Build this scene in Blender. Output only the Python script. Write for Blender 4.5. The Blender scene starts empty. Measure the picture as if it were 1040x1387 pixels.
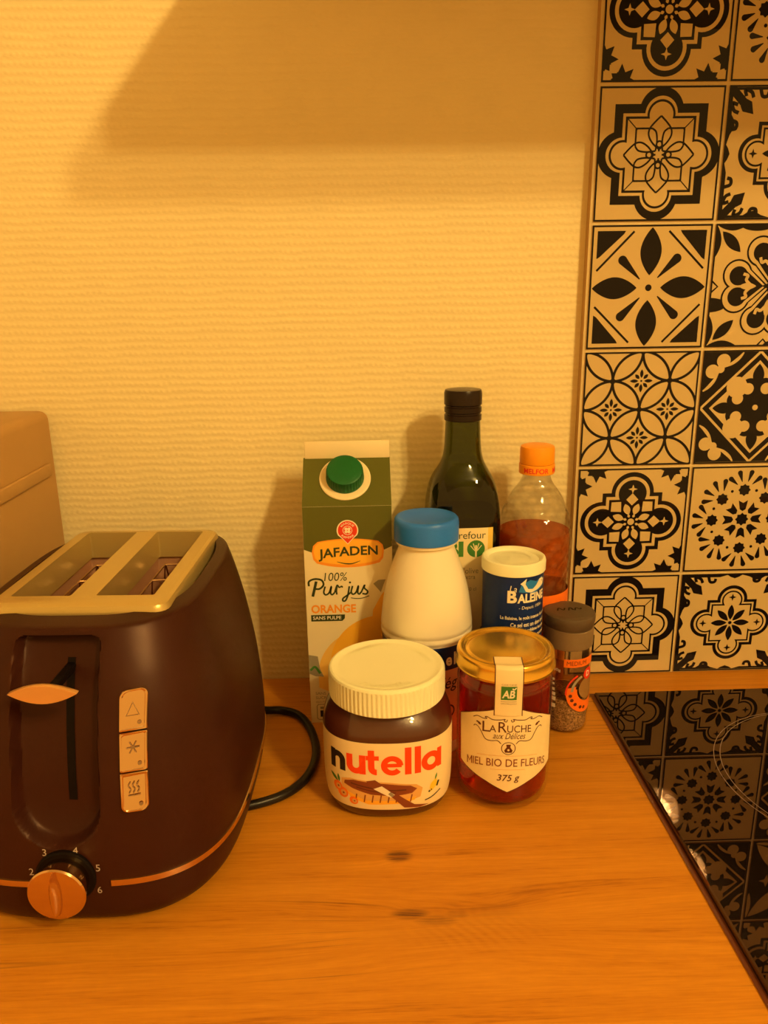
import bpy, bmesh, math, random
import numpy as np
from mathutils import Vector, Matrix
from mathutils.geometry import tessellate_polygon

S = 0.01                      # everything below is written in centimetres
PI = math.pi
random.seed(7)
scene = bpy.context.scene
COL = scene.collection

# ------------------------------------------------------------------ camera
def look(yaw, pitch, roll):
    cy, sy, cp, sp, cr, sr = math.cos(yaw), math.sin(yaw), math.cos(pitch), math.sin(pitch), math.cos(roll), math.sin(roll)
    f = Vector((sy * cp, cy * cp, -sp)); r = Vector((cy, -sy, 0)); u = r.cross(f)
    return r * cr + u * sr, u * cr - r * sr, f
cam_data = bpy.data.cameras.new('camera')
cam = bpy.data.objects.new('camera', cam_data)
COL.objects.link(cam)
_r, _u, _f = look(0.0229694572, 0.27742027, -0.0155255636)
M = Matrix((_r, _u, -_f)).transposed().to_4x4()
M.translation = Vector((-18.4310276, -65.0504739, 34.9195971)) * S
cam.matrix_world = M
cam_data.sensor_fit = 'HORIZONTAL'
cam_data.sensor_width = 36.0
cam_data.lens = 1042.21378 / 1040 * 36.0
cam_data.clip_start = 0.01
scene.camera = cam

# ------------------------------------------------------------------ world, exposure
LAMP_COL = (1.0, 0.70, 0.235)
LAMP_W = 59.0
world = bpy.data.worlds.new('world'); scene.world = world
world.use_nodes = True
bg = world.node_tree.nodes['Background']
bg.inputs[0].default_value = (1.0, 0.48, 0.088, 1)
bg.inputs[1].default_value = 1.04
vs = scene.view_settings
vs.view_transform = 'Standard'; vs.look = 'None'; vs.exposure = 0.0; vs.gamma = 1.0; vs.use_curve_mapping = False

# ------------------------------------------------------------------ materials
def new_mat(name):
    m = bpy.data.materials.new(name); m.use_nodes = True
    return m, m.node_tree, m.node_tree.nodes['Principled BSDF']

def mat(name, col, rough=0.5, metal=0.0, coat=0.0, var=0.06, vscale=40, bump=0.0, bscale=300, spec=0.5, sss=0.0, trans=0.0, ior=1.45, coatr=0.02, tint=None):
    m, nt, b = new_mat(name)
    N, L = nt.nodes, nt.links
    tc = N.new('ShaderNodeTexCoord')
    no = N.new('ShaderNodeTexNoise'); no.inputs['Scale'].default_value = vscale; no.inputs['Detail'].default_value = 3
    L.new(tc.outputs['Object'], no.inputs['Vector'])
    mr = N.new('ShaderNodeMapRange'); mr.inputs[3].default_value = 1 - var; mr.inputs[4].default_value = 1 + var
    L.new(no.outputs[0], mr.inputs[0])
    mx = N.new('ShaderNodeMix'); mx.data_type = 'RGBA'; mx.blend_type = 'MULTIPLY'; mx.inputs[0].default_value = 1
    mx.inputs[6].default_value = (*col, 1)
    L.new(mr.outputs[0], mx.inputs[7]); L.new(mx.outputs[2], b.inputs['Base Color'])
    b.inputs['Roughness'].default_value = rough; b.inputs['Metallic'].default_value = metal
    b.inputs['Coat Weight'].default_value = coat; b.inputs['Coat Roughness'].default_value = coatr
    if tint: b.inputs['Specular Tint'].default_value = (*tint, 1)
    b.inputs['Specular IOR Level'].default_value = spec
    b.inputs['Transmission Weight'].default_value = trans; b.inputs['IOR'].default_value = ior
    if sss:
        b.inputs['Subsurface Weight'].default_value = sss
        b.inputs['Subsurface Radius'].default_value = (0.01, 0.008, 0.005); b.inputs['Subsurface Scale'].default_value = 0.4
    if bump:
        n2 = N.new('ShaderNodeTexNoise'); n2.inputs['Scale'].default_value = bscale; n2.inputs['Detail'].default_value = 2
        L.new(tc.outputs['Object'], n2.inputs['Vector'])
        bp = N.new('ShaderNodeBump'); bp.inputs['Strength'].default_value = bump; bp.inputs['Distance'].default_value = 0.001
        L.new(n2.outputs[0], bp.inputs['Height']); L.new(bp.outputs[0], b.inputs['Normal'])
    return m

def math_node(N, L, op, a, b=None, c=None):
    n = N.new('ShaderNodeMath'); n.operation = op
    for i, v in enumerate((a, b, c)):
        if v is None: continue
        if isinstance(v, (int, float)): n.inputs[i].default_value = v
        else: L.new(v, n.inputs[i])
    return n.outputs[0]

def thin_glass(name, tint, rough=0.03, refl=1.0, bump=None):
    """thin-walled glass or plastic film: tinted see-through plus a mirror sheen"""
    m = bpy.data.materials.new(name); m.use_nodes = True
    nt = m.node_tree; N, L = nt.nodes, nt.links
    for n in list(N):
        if n.type == 'BSDF_PRINCIPLED': N.remove(n)
    out = [n for n in N if n.type == 'OUTPUT_MATERIAL'][0]
    tr = N.new('ShaderNodeBsdfTransparent'); tr.inputs[0].default_value = (*tint, 1)
    gl = N.new('ShaderNodeBsdfGlossy'); gl.inputs['Roughness'].default_value = rough; gl.inputs[0].default_value = (refl, refl, refl, 1)
    lw = N.new('ShaderNodeLayerWeight'); lw.inputs[0].default_value = .5
    fa = math_node(N, L, 'MULTIPLY_ADD', math_node(N, L, 'POWER', lw.outputs['Facing'], 4.0), .75, .035)
    mx = N.new('ShaderNodeMixShader')
    L.new(fa, mx.inputs[0]); L.new(tr.outputs[0], mx.inputs[1]); L.new(gl.outputs[0], mx.inputs[2]); L.new(mx.outputs[0], out.inputs[0])
    if bump:
        tc = N.new('ShaderNodeTexCoord'); vo = N.new('ShaderNodeTexVoronoi'); vo.inputs['Scale'].default_value = bump[0]
        L.new(tc.outputs['Object'], vo.inputs['Vector'])
        bp = N.new('ShaderNodeBump'); bp.inputs['Strength'].default_value = bump[1]; bp.inputs['Distance'].default_value = 0.002
        L.new(vo.outputs['Distance'], bp.inputs['Height'])
        L.new(bp.outputs[0], gl.inputs['Normal'])
        # the embossing bends the view a little and greys it
        mr = N.new('ShaderNodeMapRange'); mr.inputs[1].default_value = 0.0; mr.inputs[2].default_value = 0.7
        mr.inputs[3].default_value = 1.0; mr.inputs[4].default_value = 0.76
        L.new(vo.outputs['Distance'], mr.inputs[0])
        m2 = N.new('ShaderNodeMix'); m2.data_type = 'RGBA'; m2.blend_type = 'MULTIPLY'; m2.inputs[0].default_value = 1
        m2.inputs[6].default_value = (*tint, 1); L.new(mr.outputs[0], m2.inputs[7]); L.new(m2.outputs[2], tr.inputs[0])
    return m

def wallpaper():
    m, nt, b = new_mat('woven_wallpaper'); N, L = nt.nodes, nt.links
    tc = N.new('ShaderNodeTexCoord'); sp = N.new('ShaderNodeSeparateXYZ'); L.new(tc.outputs['Object'], sp.inputs[0])
    no = N.new('ShaderNodeTexNoise'); no.inputs['Scale'].default_value = 45; no.inputs['Detail'].default_value = 3
    L.new(tc.outputs['Object'], no.inputs['Vector'])
    mp = N.new('ShaderNodeMapping'); mp.inputs['Scale'].default_value = (110, 1, 260); L.new(tc.outputs['Object'], mp.inputs[0])
    n2 = N.new('ShaderNodeTexNoise'); n2.inputs['Scale'].default_value = 1; n2.inputs['Detail'].default_value = 3; L.new(mp.outputs[0], n2.inputs['Vector'])
    ph = math_node(N, L, 'MULTIPLY', no.outputs[0], 5.0)
    zz = math_node(N, L, 'MULTIPLY_ADD', sp.outputs[2], 2 * PI / 0.0062, ph)
    rows = math_node(N, L, 'SINE', zz)
    row_id = math_node(N, L, 'FLOOR', math_node(N, L, 'MULTIPLY', zz, 1 / (2 * PI)))
    xx = math_node(N, L, 'MULTIPLY_ADD', sp.outputs[0], 2 * PI / 0.0048, math_node(N, L, 'MULTIPLY', row_id, 2.4))
    knots = math_node(N, L, 'SINE', math_node(N, L, 'MULTIPLY_ADD', no.outputs[0], 5.0, xx))
    weave = math_node(N, L, 'MULTIPLY', math_node(N, L, 'MULTIPLY_ADD', knots, 0.2, 0.8), math_node(N, L, 'MULTIPLY_ADD', rows, 0.5, 0.5))
    h = math_node(N, L, 'MULTIPLY_ADD', n2.outputs[0], 1.3, weave)
    bp = N.new('ShaderNodeBump'); bp.inputs['Strength'].default_value = 0.32; bp.inputs['Distance'].default_value = 0.0009
    L.new(h, bp.inputs['Height']); L.new(bp.outputs[0], b.inputs['Normal'])
    rp = N.new('ShaderNodeMapRange'); rp.inputs[3].default_value = 0.96; rp.inputs[4].default_value = 1.04; L.new(no.outputs[0], rp.inputs[0])
    mx = N.new('ShaderNodeMix'); mx.data_type = 'RGBA'; mx.blend_type = 'MULTIPLY'; mx.inputs[0].default_value = 1
    mx.inputs[6].default_value = (0.80, 0.69, 0.40, 1); L.new(rp.outputs[0], mx.inputs[7]); L.new(mx.outputs[2], b.inputs['Base Color'])
    b.inputs['Roughness'].default_value = 0.62; b.inputs['Specular IOR Level'].default_value = 0.3
    return m

def oak():
    m, nt, b = new_mat('oak_laminate'); N, L = nt.nodes, nt.links
    tc = N.new('ShaderNodeTexCoord'); sp = N.new('ShaderNodeSeparateXYZ'); L.new(tc.outputs['Object'], sp.inputs[0])
    X, Y = sp.outputs[0], sp.outputs[1]
    # knots: (x, y, half length, half width, darkness)
    yw = Y; dark = None
    for kx, ky, lx, ly, dk in [(-.1687, -.2345, .0085, .0052, 1.0), (-.164, -.283, .011, .0042, 0.8), (-.149, -.2885, .013, .0045, 0.55), (-.137, -.2845, .008, .003, 0.45), (-.1320, -.2935, .060, .016, .12), (-.115, -.284, .018, .006, .25), (.09, -.42, .03, .01, .7), (-.45, -.47, .03, .01, .7), (-.62, -.2, .02, .008, .8)]:
        dx = math_node(N, L, 'MULTIPLY', math_node(N, L, 'SUBTRACT', X, kx), 1 / lx)
        dy = math_node(N, L, 'MULTIPLY', math_node(N, L, 'SUBTRACT', Y, ky), 1 / ly)
        d2 = math_node(N, L, 'ADD', math_node(N, L, 'MULTIPLY', dx, dx), math_node(N, L, 'MULTIPLY', dy, dy))
        g = math_node(N, L, 'EXPONENT', math_node(N, L, 'MULTIPLY', d2, -0.55))
        yw = math_node(N, L, 'ADD', yw, math_node(N, L, 'MULTIPLY', math_node(N, L, 'MULTIPLY', dy, g), ly * 1.05))
        g2 = math_node(N, L, 'MULTIPLY', math_node(N, L, 'EXPONENT', math_node(N, L, 'MULTIPLY', math_node(N, L, 'MULTIPLY', d2, d2), -1.1)), dk)
        dark = g2 if dark is None else math_node(N, L, 'MAXIMUM', dark, g2)
    cb = N.new('ShaderNodeCombineXYZ'); L.new(X, cb.inputs[0]); L.new(yw, cb.inputs[1])
    def grain(sx, sy, detail, rough=.6):
        mp = N.new('ShaderNodeMapping'); mp.inputs['Scale'].default_value = (sx, sy, 1); L.new(cb.outputs[0], mp.inputs[0])
        n = N.new('ShaderNodeTexNoise'); n.inputs['Scale'].default_value = 1; n.inputs['Detail'].default_value = detail; n.inputs['Roughness'].default_value = rough
        n.inputs['Distortion'].default_value = 0.12
        L.new(mp.outputs[0], n.inputs['Vector']); return n.outputs[0]
    g1 = grain(3.2, 55, 5); g2 = grain(14, 420, 4, .7); g3 = grain(60, 900, 2)
    v = math_node(N, L, 'MULTIPLY_ADD', g1, 0.50, math_node(N, L, 'MULTIPLY_ADD', g2, 0.36, math_node(N, L, 'MULTIPLY', g3, 0.20)))
    # curly figure beside the large knot
    rx = math_node(N, L, 'SUBTRACT', X, -.128); ry = math_node(N, L, 'SUBTRACT', Y, -.297)
    rd = math_node(N, L, 'ADD', math_node(N, L, 'MULTIPLY', math_node(N, L, 'MULTIPLY', rx, rx), 900), math_node(N, L, 'MULTIPLY', math_node(N, L, 'MULTIPLY', ry, ry), 7000))
    rw = math_node(N, L, 'SINE', math_node(N, L, 'ADD', math_node(N, L, 'MULTIPLY', rx, 900), math_node(N, L, 'ADD', math_node(N, L, 'MULTIPLY', ry, 700), math_node(N, L, 'MULTIPLY', g1, 16))))
    v = math_node(N, L, 'ADD', v, math_node(N, L, 'MULTIPLY', math_node(N, L, 'MULTIPLY', rw, math_node(N, L, 'EXPONENT', math_node(N, L, 'MULTIPLY', rd, -1.0))), 0.035))
    cr = N.new('ShaderNodeValToRGB'); e = cr.color_ramp.elements
    e[0].position = 0.34; e[0].color = (0.27, 0.078, 0.004, 1)
    e[1].position = 0.68; e[1].color = (0.66, 0.285, 0.022, 1)
    k = e.new(0.47); k.color = (0.52, 0.20, 0.012, 1)
    L.new(v, cr.inputs[0])
    # thin dark cracks running with the grain
    g4 = grain(1.3, 46, 1)
    ck = math_node(N, L, 'ABSOLUTE', math_node(N, L, 'SUBTRACT', g4, 0.5))
    ck = math_node(N, L, 'SUBTRACT', 1.0, math_node(N, L, 'MINIMUM', math_node(N, L, 'MULTIPLY', ck, 75), 1.0))
    g5 = grain(6, 6, 2)
    ck = math_node(N, L, 'MULTIPLY', ck, math_node(N, L, 'MAXIMUM', math_node(N, L, 'MULTIPLY', math_node(N, L, 'SUBTRACT', g5, 0.48), 4.0), 0.0))
    ck = math_node(N, L, 'MINIMUM', ck, 0.7)
    kn = math_node(N, L, 'MULTIPLY', dark, math_node(N, L, 'MINIMUM', math_node(N, L, 'MAXIMUM', math_node(N, L, 'MULTIPLY', math_node(N, L, 'SUBTRACT', g2, 0.36), 5.0), 0.12), 1.1))
    amt = math_node(N, L, 'MINIMUM', math_node(N, L, 'MAXIMUM', kn, ck), 0.9)
    mx = N.new('ShaderNodeMix'); mx.data_type = 'RGBA'; L.new(amt, mx.inputs[0]); L.new(cr.outputs[0], mx.inputs[6]); mx.inputs[7].default_value = (0.10, 0.034, 0.012, 1)
    L.new(mx.outputs[2], b.inputs['Base Color'])
    b.inputs['Roughness'].default_value = 0.42; b.inputs['Specular IOR Level'].default_value = 0.35
    bp = N.new('ShaderNodeBump'); bp.inputs['Strength'].default_value = 0.12; bp.inputs['Distance'].default_value = 0.0005
    L.new(g2, bp.inputs['Height']); L.new(bp.outputs[0], b.inputs['Normal'])
    return m

def pepper_mat():
    m, nt, b = new_mat('ground_pepper'); N, L = nt.nodes, nt.links
    tc = N.new('ShaderNodeTexCoord'); vo = N.new('ShaderNodeTexVoronoi'); vo.inputs['Scale'].default_value = 900
    L.new(tc.outputs['Object'], vo.inputs['Vector'])
    cr = N.new('ShaderNodeValToRGB'); e = cr.color_ramp.elements
    e[0].position = .1; e[0].color = (.09, .04, .012, 1); e[1].position = .9; e[1].color = (.46, .27, .10, 1)
    L.new(vo.outputs['Color'], cr.inputs[0]); L.new(cr.outputs[0], b.inputs['Base Color'])
    bp = N.new('ShaderNodeBump'); bp.inputs['Strength'].default_value = .8; bp.inputs['Distance'].default_value = .0006
    L.new(vo.outputs['Distance'], bp.inputs['Height']); L.new(bp.outputs[0], b.inputs['Normal'])
    b.inputs['Roughness'].default_value = .7
    return m

def honey_mat():
    m, nt, b = new_mat('dark_honey'); N, L = nt.nodes, nt.links
    out = [n for n in N if n.type == 'OUTPUT_MATERIAL'][0]
    b.inputs['Base Color'].default_value = (0.92, 0.45, 0.10, 1); b.inputs['Roughness'].default_value = 0.0
    b.inputs['Transmission Weight'].default_value = 0.86; b.inputs['IOR'].default_value = 1.36
    b.inputs['Specular IOR Level'].default_value = .2
    m2 = N.new('ShaderNodeTexNoise'); m2.inputs['Scale'].default_value = 12
    cr = N.new('ShaderNodeValToRGB'); cr.color_ramp.elements[0].color = (.80, .030, .002, 1); cr.color_ramp.elements[1].color = (.88, .045, .003, 1)
    L.new(m2.outputs[0], cr.inputs[0]); L.new(cr.outputs[0], b.inputs['Base Color'])
    va = N.new('ShaderNodeVolumeAbsorption'); va.inputs[0].default_value = (.985, .45, .15, 1); va.inputs[1].default_value = 28
    L.new(va.outputs[0], out.inputs['Volume'])
    return m

MT = {}
MT['wall'] = wallpaper(); MT['oak'] = oak(); MT['pepper'] = pepper_mat(); MT['honey'] = honey_mat()
MT['tile'] = mat('tile_white_gloss', (.56, .425, .205), .02, spec=.28, var=.02)
MT['tile_ink'] = mat('tile_black_print', (.006, .004, .005), .02, spec=.28, var=.02)
MT['grout'] = mat('grout_cream', (.60, .47, .24), .45)
MT['panel_edge'] = mat('shaded_board_edge', (.46, .29, .12), .6)  # board sides darker in colour: shade of facing away from the light painted in
MT['hob'] = mat('black_ceramic_glass', (.006, .004, .003), .015, spec=.5, ior=1.75, var=.02, tint=(1, .55, .45))
MT['hob_line'] = mat('hob_grey_print', (.22, .16, .14), .3)
MT['hob_edge'] = mat('hob_edge_reflection', (.12, .030, .010), .35)
MT['toaster'] = mat('toaster_brown_black', (.030, .008, .005), .40, spec=.28, tint=(1, .72, .6), var=.08, bump=.05, bscale=900)
MT['groove'] = MT['toaster']
MT['dark'] = mat('dark_plastic', (.006, .004, .004), .4, spec=.08)
MT['grey_plate'] = mat('toaster_grey_metal', (.58, .45, .18), .33, metal=.55, var=.03)
MT['chamber'] = mat('chamber_steel', (.50, .27, .16), .42, metal=.35)
MT['wire'] = mat('cage_wire', (.60, .42, .32), .25, metal=1.0)
MT['chrome'] = mat('brushed_steel', (.70, .47, .26), .14, metal=1.0, var=.02)
MT['champagne'] = mat('champagne_plastic', (.74, .42, .16), .28, metal=.5)
MT['grey_print'] = mat('grey_print', (.45, .40, .36), .5)
MT['dim_print'] = mat('dim_print', (.24, .14, .07), .5)
MT['cord'] = mat('black_rubber', (.008, .006, .006), .35, spec=.3)
MT['appliance'] = mat('beige_grey_enamel', (.41, .235, .075), .45, var=.03)
MT['cream'] = mat('cream_plastic', (.86, .88, .64), .34, var=.02, sss=.0)
MT['paper'] = mat('cream_paper', (.84, .70, .42), .55, var=.02)
MT['carton_white'] = mat('carton_white', (.80, .69, .46), .45, var=.03)
MT['carton_green'] = mat('carton_green', (.085, .092, .010), .42, var=.04)
MT['cap_green'] = mat('cap_green', (.003, .095, .022), .33, var=.03)
MT['blue_cap'] = mat('cap_blue', (.014, .155, .74), .38, var=.03)
MT['milk'] = mat('milk_white_plastic', (.80, .74, .60), .28, var=.02, coat=.2)
MT['navy'] = mat('navy_print', (.006, .022, .13), .35)
MT['navy2'] = mat('navy_sleeve', (.005, .020, .12), .32, spec=.3)
MT['sky_blue'] = mat('sky_blue_print', (.02, .20, .62), .35)
MT['white_ink'] = mat('white_ink', (.85, .78, .62), .45)
MT['salmon'] = mat('salmon_ink', (.72, .38, .22), .45)
MT['orange'] = mat('orange_ink', (.86, .30, .02), .4)
MT['orange_lt'] = mat('orange_light_ink', (.90, .46, .035), .4)
MT['orange_rd'] = mat('orange_red_ink', (.85, .17, .01), .4)
MT['red'] = mat('red_ink', (.74, .035, .012), .4)
MT['nut_red'] = mat('bright_red_ink', (.90, .060, .006), .4)
MT['black_ink'] = mat('black_ink', (.012, .010, .010), .4)
MT['dark_green_ink'] = mat('dark_green_ink', (.022, .040, .012), .4)
MT['green_ink'] = mat('green_ink', (.045, .20, .035), .4)
MT['brown_ink'] = mat('brown_ink', (.22, .050, .018), .4)
MT['dk_brown_ink'] = mat('dark_brown_ink', (.10, .022, .010), .4)
MT['tan_ink'] = mat('tan_ink', (.72, .40, .12), .4)
MT['gold_ink'] = mat('gold_ink', (.75, .52, .10), .4)
MT['grey_ink'] = mat('grey_ink', (.30, .26, .18), .4)
MT['amber_ink'] = mat('amber_ink', (.86, .52, .11), .4)
MT['spice_ink'] = mat('spice_brown_ink', (.30, .16, .05), .4)
MT['yellow'] = mat('yellow_ink', (.86, .58, .04), .4)
MT['nutella'] = mat('cocoa_spread_behind_glass', (.062, .013, .005), .35, coat=.75, var=.18, vscale=25)
MT['gold'] = mat('gold_lacquer', (.80, .50, .07), .24, metal=.85, var=.02)
MT['clear'] = thin_glass('clear_glass', (.93, .92, .88))
MT['clear_jar'] = thin_glass('clear_jar_glass', (.95, .93, .90))
MT['pet'] = thin_glass('honeycomb_plastic', (.985, .95, .88), .10, bump=(115, .55))
MT['vinegar'] = mat('amber_vinegar', (.66, .16, .02), .04, trans=.72, ior=1.1, var=.1, vscale=90, spec=.2)
MT['oil_glass'] = thin_glass('green_glass', (.20, .235, .006), .03)
MT['oil'] = mat('olive_oil_dark', (.016, .014, .001), .08, spec=.1)
MT['black_cap'] = mat('black_cap_metal', (.014, .007, .005), .28, spec=.3)
MT['orange_cap'] = mat('orange_cap', (.90, .33, .006), .38, var=.02)
MT['pepper_cap'] = mat('dark_grey_plastic', (.090, .060, .034), .42, var=.04)
MT['pepper_cap_lt'] = mat('grey_plastic', (.20, .135, .070), .42, var=.04)
MT['spice_see'] = thin_glass('spice_film', (.62, .52, .44), .2)
MT['white_paint'] = mat('white_cupboard', (.75, .70, .60), .5)
MT['ceiling'] = mat('ceiling_white', (.80, .76, .68), .8)
MT['floor'] = mat('floor_brown', (.25, .17, .11), .5)
MT['shade'] = mat('lamp_shade_inside', (.80, .70, .55), .35)

# ------------------------------------------------------------------ mesh helpers
def link(o, parent=None):
    COL.objects.link(o)
    if parent is not None: o.parent = parent
    return o

def mesh(name, verts, faces, mats, parent=None, idx=None, smooth=True, angle=35):
    me = bpy.data.meshes.new(name)
    me.from_pydata([tuple(float(c) * S for c in v) for v in verts], [], [tuple(int(i) for i in f) for f in faces])
    if not isinstance(mats, (list, tuple)): mats = [mats]
    for m in mats: me.materials.append(m)
    if idx is not None: me.polygons.foreach_set('material_index', list(idx))
    if smooth:
        me.polygons.foreach_set('use_smooth', [True] * len(me.polygons))
        if angle: me.set_sharp_from_angle(angle=math.radians(angle))
    me.update()
    return link(bpy.data.objects.new(name, me), parent)

def tag(o, label, cat, group=None):
    o['label'] = label; o['category'] = cat
    if group: o['group'] = group
    return o

def thing(name, label, cat, loc, rotz=0.0, group=None):
    o = bpy.data.objects.new(name, None); o.empty_display_size = 0.02
    COL.objects.link(o); o.location = Vector(loc) * S; o.rotation_euler = (0, 0, rotz)
    return tag(o, label, cat, group)

def structure(o, label=None, cat=None):
    o['kind'] = 'structure'
    if label: o['label'] = label
    if cat: o['category'] = cat
    return o

def box_data(x0, x1, y0, y1, z0, z1):
    v = [(x0, y0, z0), (x1, y0, z0), (x1, y1, z0), (x0, y1, z0), (x0, y0, z1), (x1, y0, z1), (x1, y1, z1), (x0, y1, z1)]
    f = [(0, 3, 2, 1), (4, 5, 6, 7), (0, 1, 5, 4), (1, 2, 6, 5), (2, 3, 7, 6), (3, 0, 4, 7)]
    return v, f

def box(name, b, m, parent=None, bevel=0.0, seg=2):
    v, f = box_data(*b)
    o = mesh(name, v, f, m, parent, smooth=bevel > 0, angle=0)
    if bevel:
        bm = bmesh.new(); bm.from_mesh(o.data)
        bmesh.ops.bevel(bm, geom=list(bm.edges), offset=bevel * S, segments=seg, affect='EDGES', profile=0.5)
        for fc in bm.faces: fc.smooth = True
        bm.to_mesh(o.data); bm.free(); o.data.set_sharp_from_angle(angle=math.radians(50))
    return o

def ring_loft(rings, close_bottom=True, close_top=True):
    n = len(rings[0]); v = [p for r in rings for p in r]; f = []
    for i in range(len(rings) - 1):
        for j in range(n):
            k = (j + 1) % n
            f.append((i * n + j, i * n + k, (i + 1) * n + k, (i + 1) * n + j))
    if close_bottom: f.append(tuple(range(n - 1, -1, -1)))
    if close_top: f.append(tuple((len(rings) - 1) * n + j for j in range(n)))
    return v, f

def lathe(name, prof, m, parent=None, n=96, mod=None, close=(True, True), angle=35, cx=0, cy=0):
    rings = []
    for r, z in prof:
        ring = []
        for j in range(n):
            a = 2 * PI * j / n
            rr = mod(r, z, a, j) if mod else r
            ring.append((cx + rr * math.cos(a), cy + rr * math.sin(a), z))
        rings.append(ring)
    v, f = ring_loft(rings, *close)
    return mesh(name, v, f, m, parent, angle=angle)

def smooth_prof(pts, k=6):
    """Catmull-Rom through the profile points"""
    P = [np.array(p, float) for p in pts]; P = [2 * P[0] - P[1]] + P + [2 * P[-1] - P[-2]]
    out = []
    for i in range(1, len(P) - 2):
        for t in np.linspace(0, 1, k, endpoint=False):
            a, b, c, d = P[i - 1], P[i], P[i + 1], P[i + 2]
            out.append(tuple(.5 * ((2 * b) + (c - a) * t + (2 * a - 5 * b + 4 * c - d) * t * t + (3 * b - a - 3 * c + d) * t ** 3)))
    out.append(tuple(P[-2]))
    return out

def tube(name, pts, r, m, parent=None, n=10, smooth_k=8, closed=False):
    P = [np.array(p, float) for p in (smooth_prof(pts, smooth_k) if smooth_k > 1 else pts)]
    rings = []; up = np.array([0, 0, 1.0]); prev = None
    for i, q in enumerate(P):
        t = P[min(i + 1, len(P) - 1)] - P[max(i - 1, 0)]; t = t / (np.linalg.norm(t) + 1e-9)
        if prev is None:
            s = np.cross(t, up)
            if np.linalg.norm(s) < 1e-3: s = np.cross(t, np.array([1.0, 0, 0]))
        else: s = prev - t * (prev @ t)
        s = s / np.linalg.norm(s); prev = s; w = np.cross(s, t)
        rings.append([tuple(q + r * (s * math.cos(2 * PI * j / n) + w * math.sin(2 * PI * j / n))) for j in range(n)])
    v, f = ring_loft(rings)
    return mesh(name, v, f, m, parent)

def sq_section(a, b, n, N):
    """superellipse, resampled to even arc length, starting at the front (-y), running to +x"""
    t = np.linspace(-PI / 2, 3 * PI / 2, 4001)
    x = a * np.sign(np.cos(t)) * np.abs(np.cos(t)) ** (2 / n); y = b * np.sign(np.sin(t)) * np.abs(np.sin(t)) ** (2 / n)
    s = np.concatenate([[0], np.cumsum(np.hypot(np.diff(x), np.diff(y)))])
    q = np.linspace(0, s[-1], N, endpoint=False)
    return np.interp(q, s, x), np.interp(q, s, y), s[-1]

# ------------------------------------------------------------------ flat print: 2-D shapes laid on a surface
_font_cache = {}
def text_tris(txt, shear=0.0, bold=0.0):
    key = (txt, shear, bold)
    if key not in _font_cache:
        cu = bpy.data.curves.new('t', 'FONT'); cu.body = txt; cu.shear = shear; cu.offset = bold; cu.resolution_u = 3
        ob = bpy.data.objects.new('t', cu)
        me = bpy.data.meshes.new_from_object(ob)
        v = np.array([(q.co.x, q.co.y) for q in me.vertices]).reshape(-1, 2); f = [tuple(p.vertices) for p in me.polygons]
        bpy.data.objects.remove(ob); bpy.data.curves.remove(cu); bpy.data.meshes.remove(me)
        _font_cache[key] = (v, f)
    return _font_cache[key]

def arc(cx, cy, r, a0, a1, n=24):
    return [(cx + r * math.cos(math.radians(a0 + (a1 - a0) * i / n)), cy + r * math.sin(math.radians(a0 + (a1 - a0) * i / n))) for i in range(n + 1)]

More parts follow.
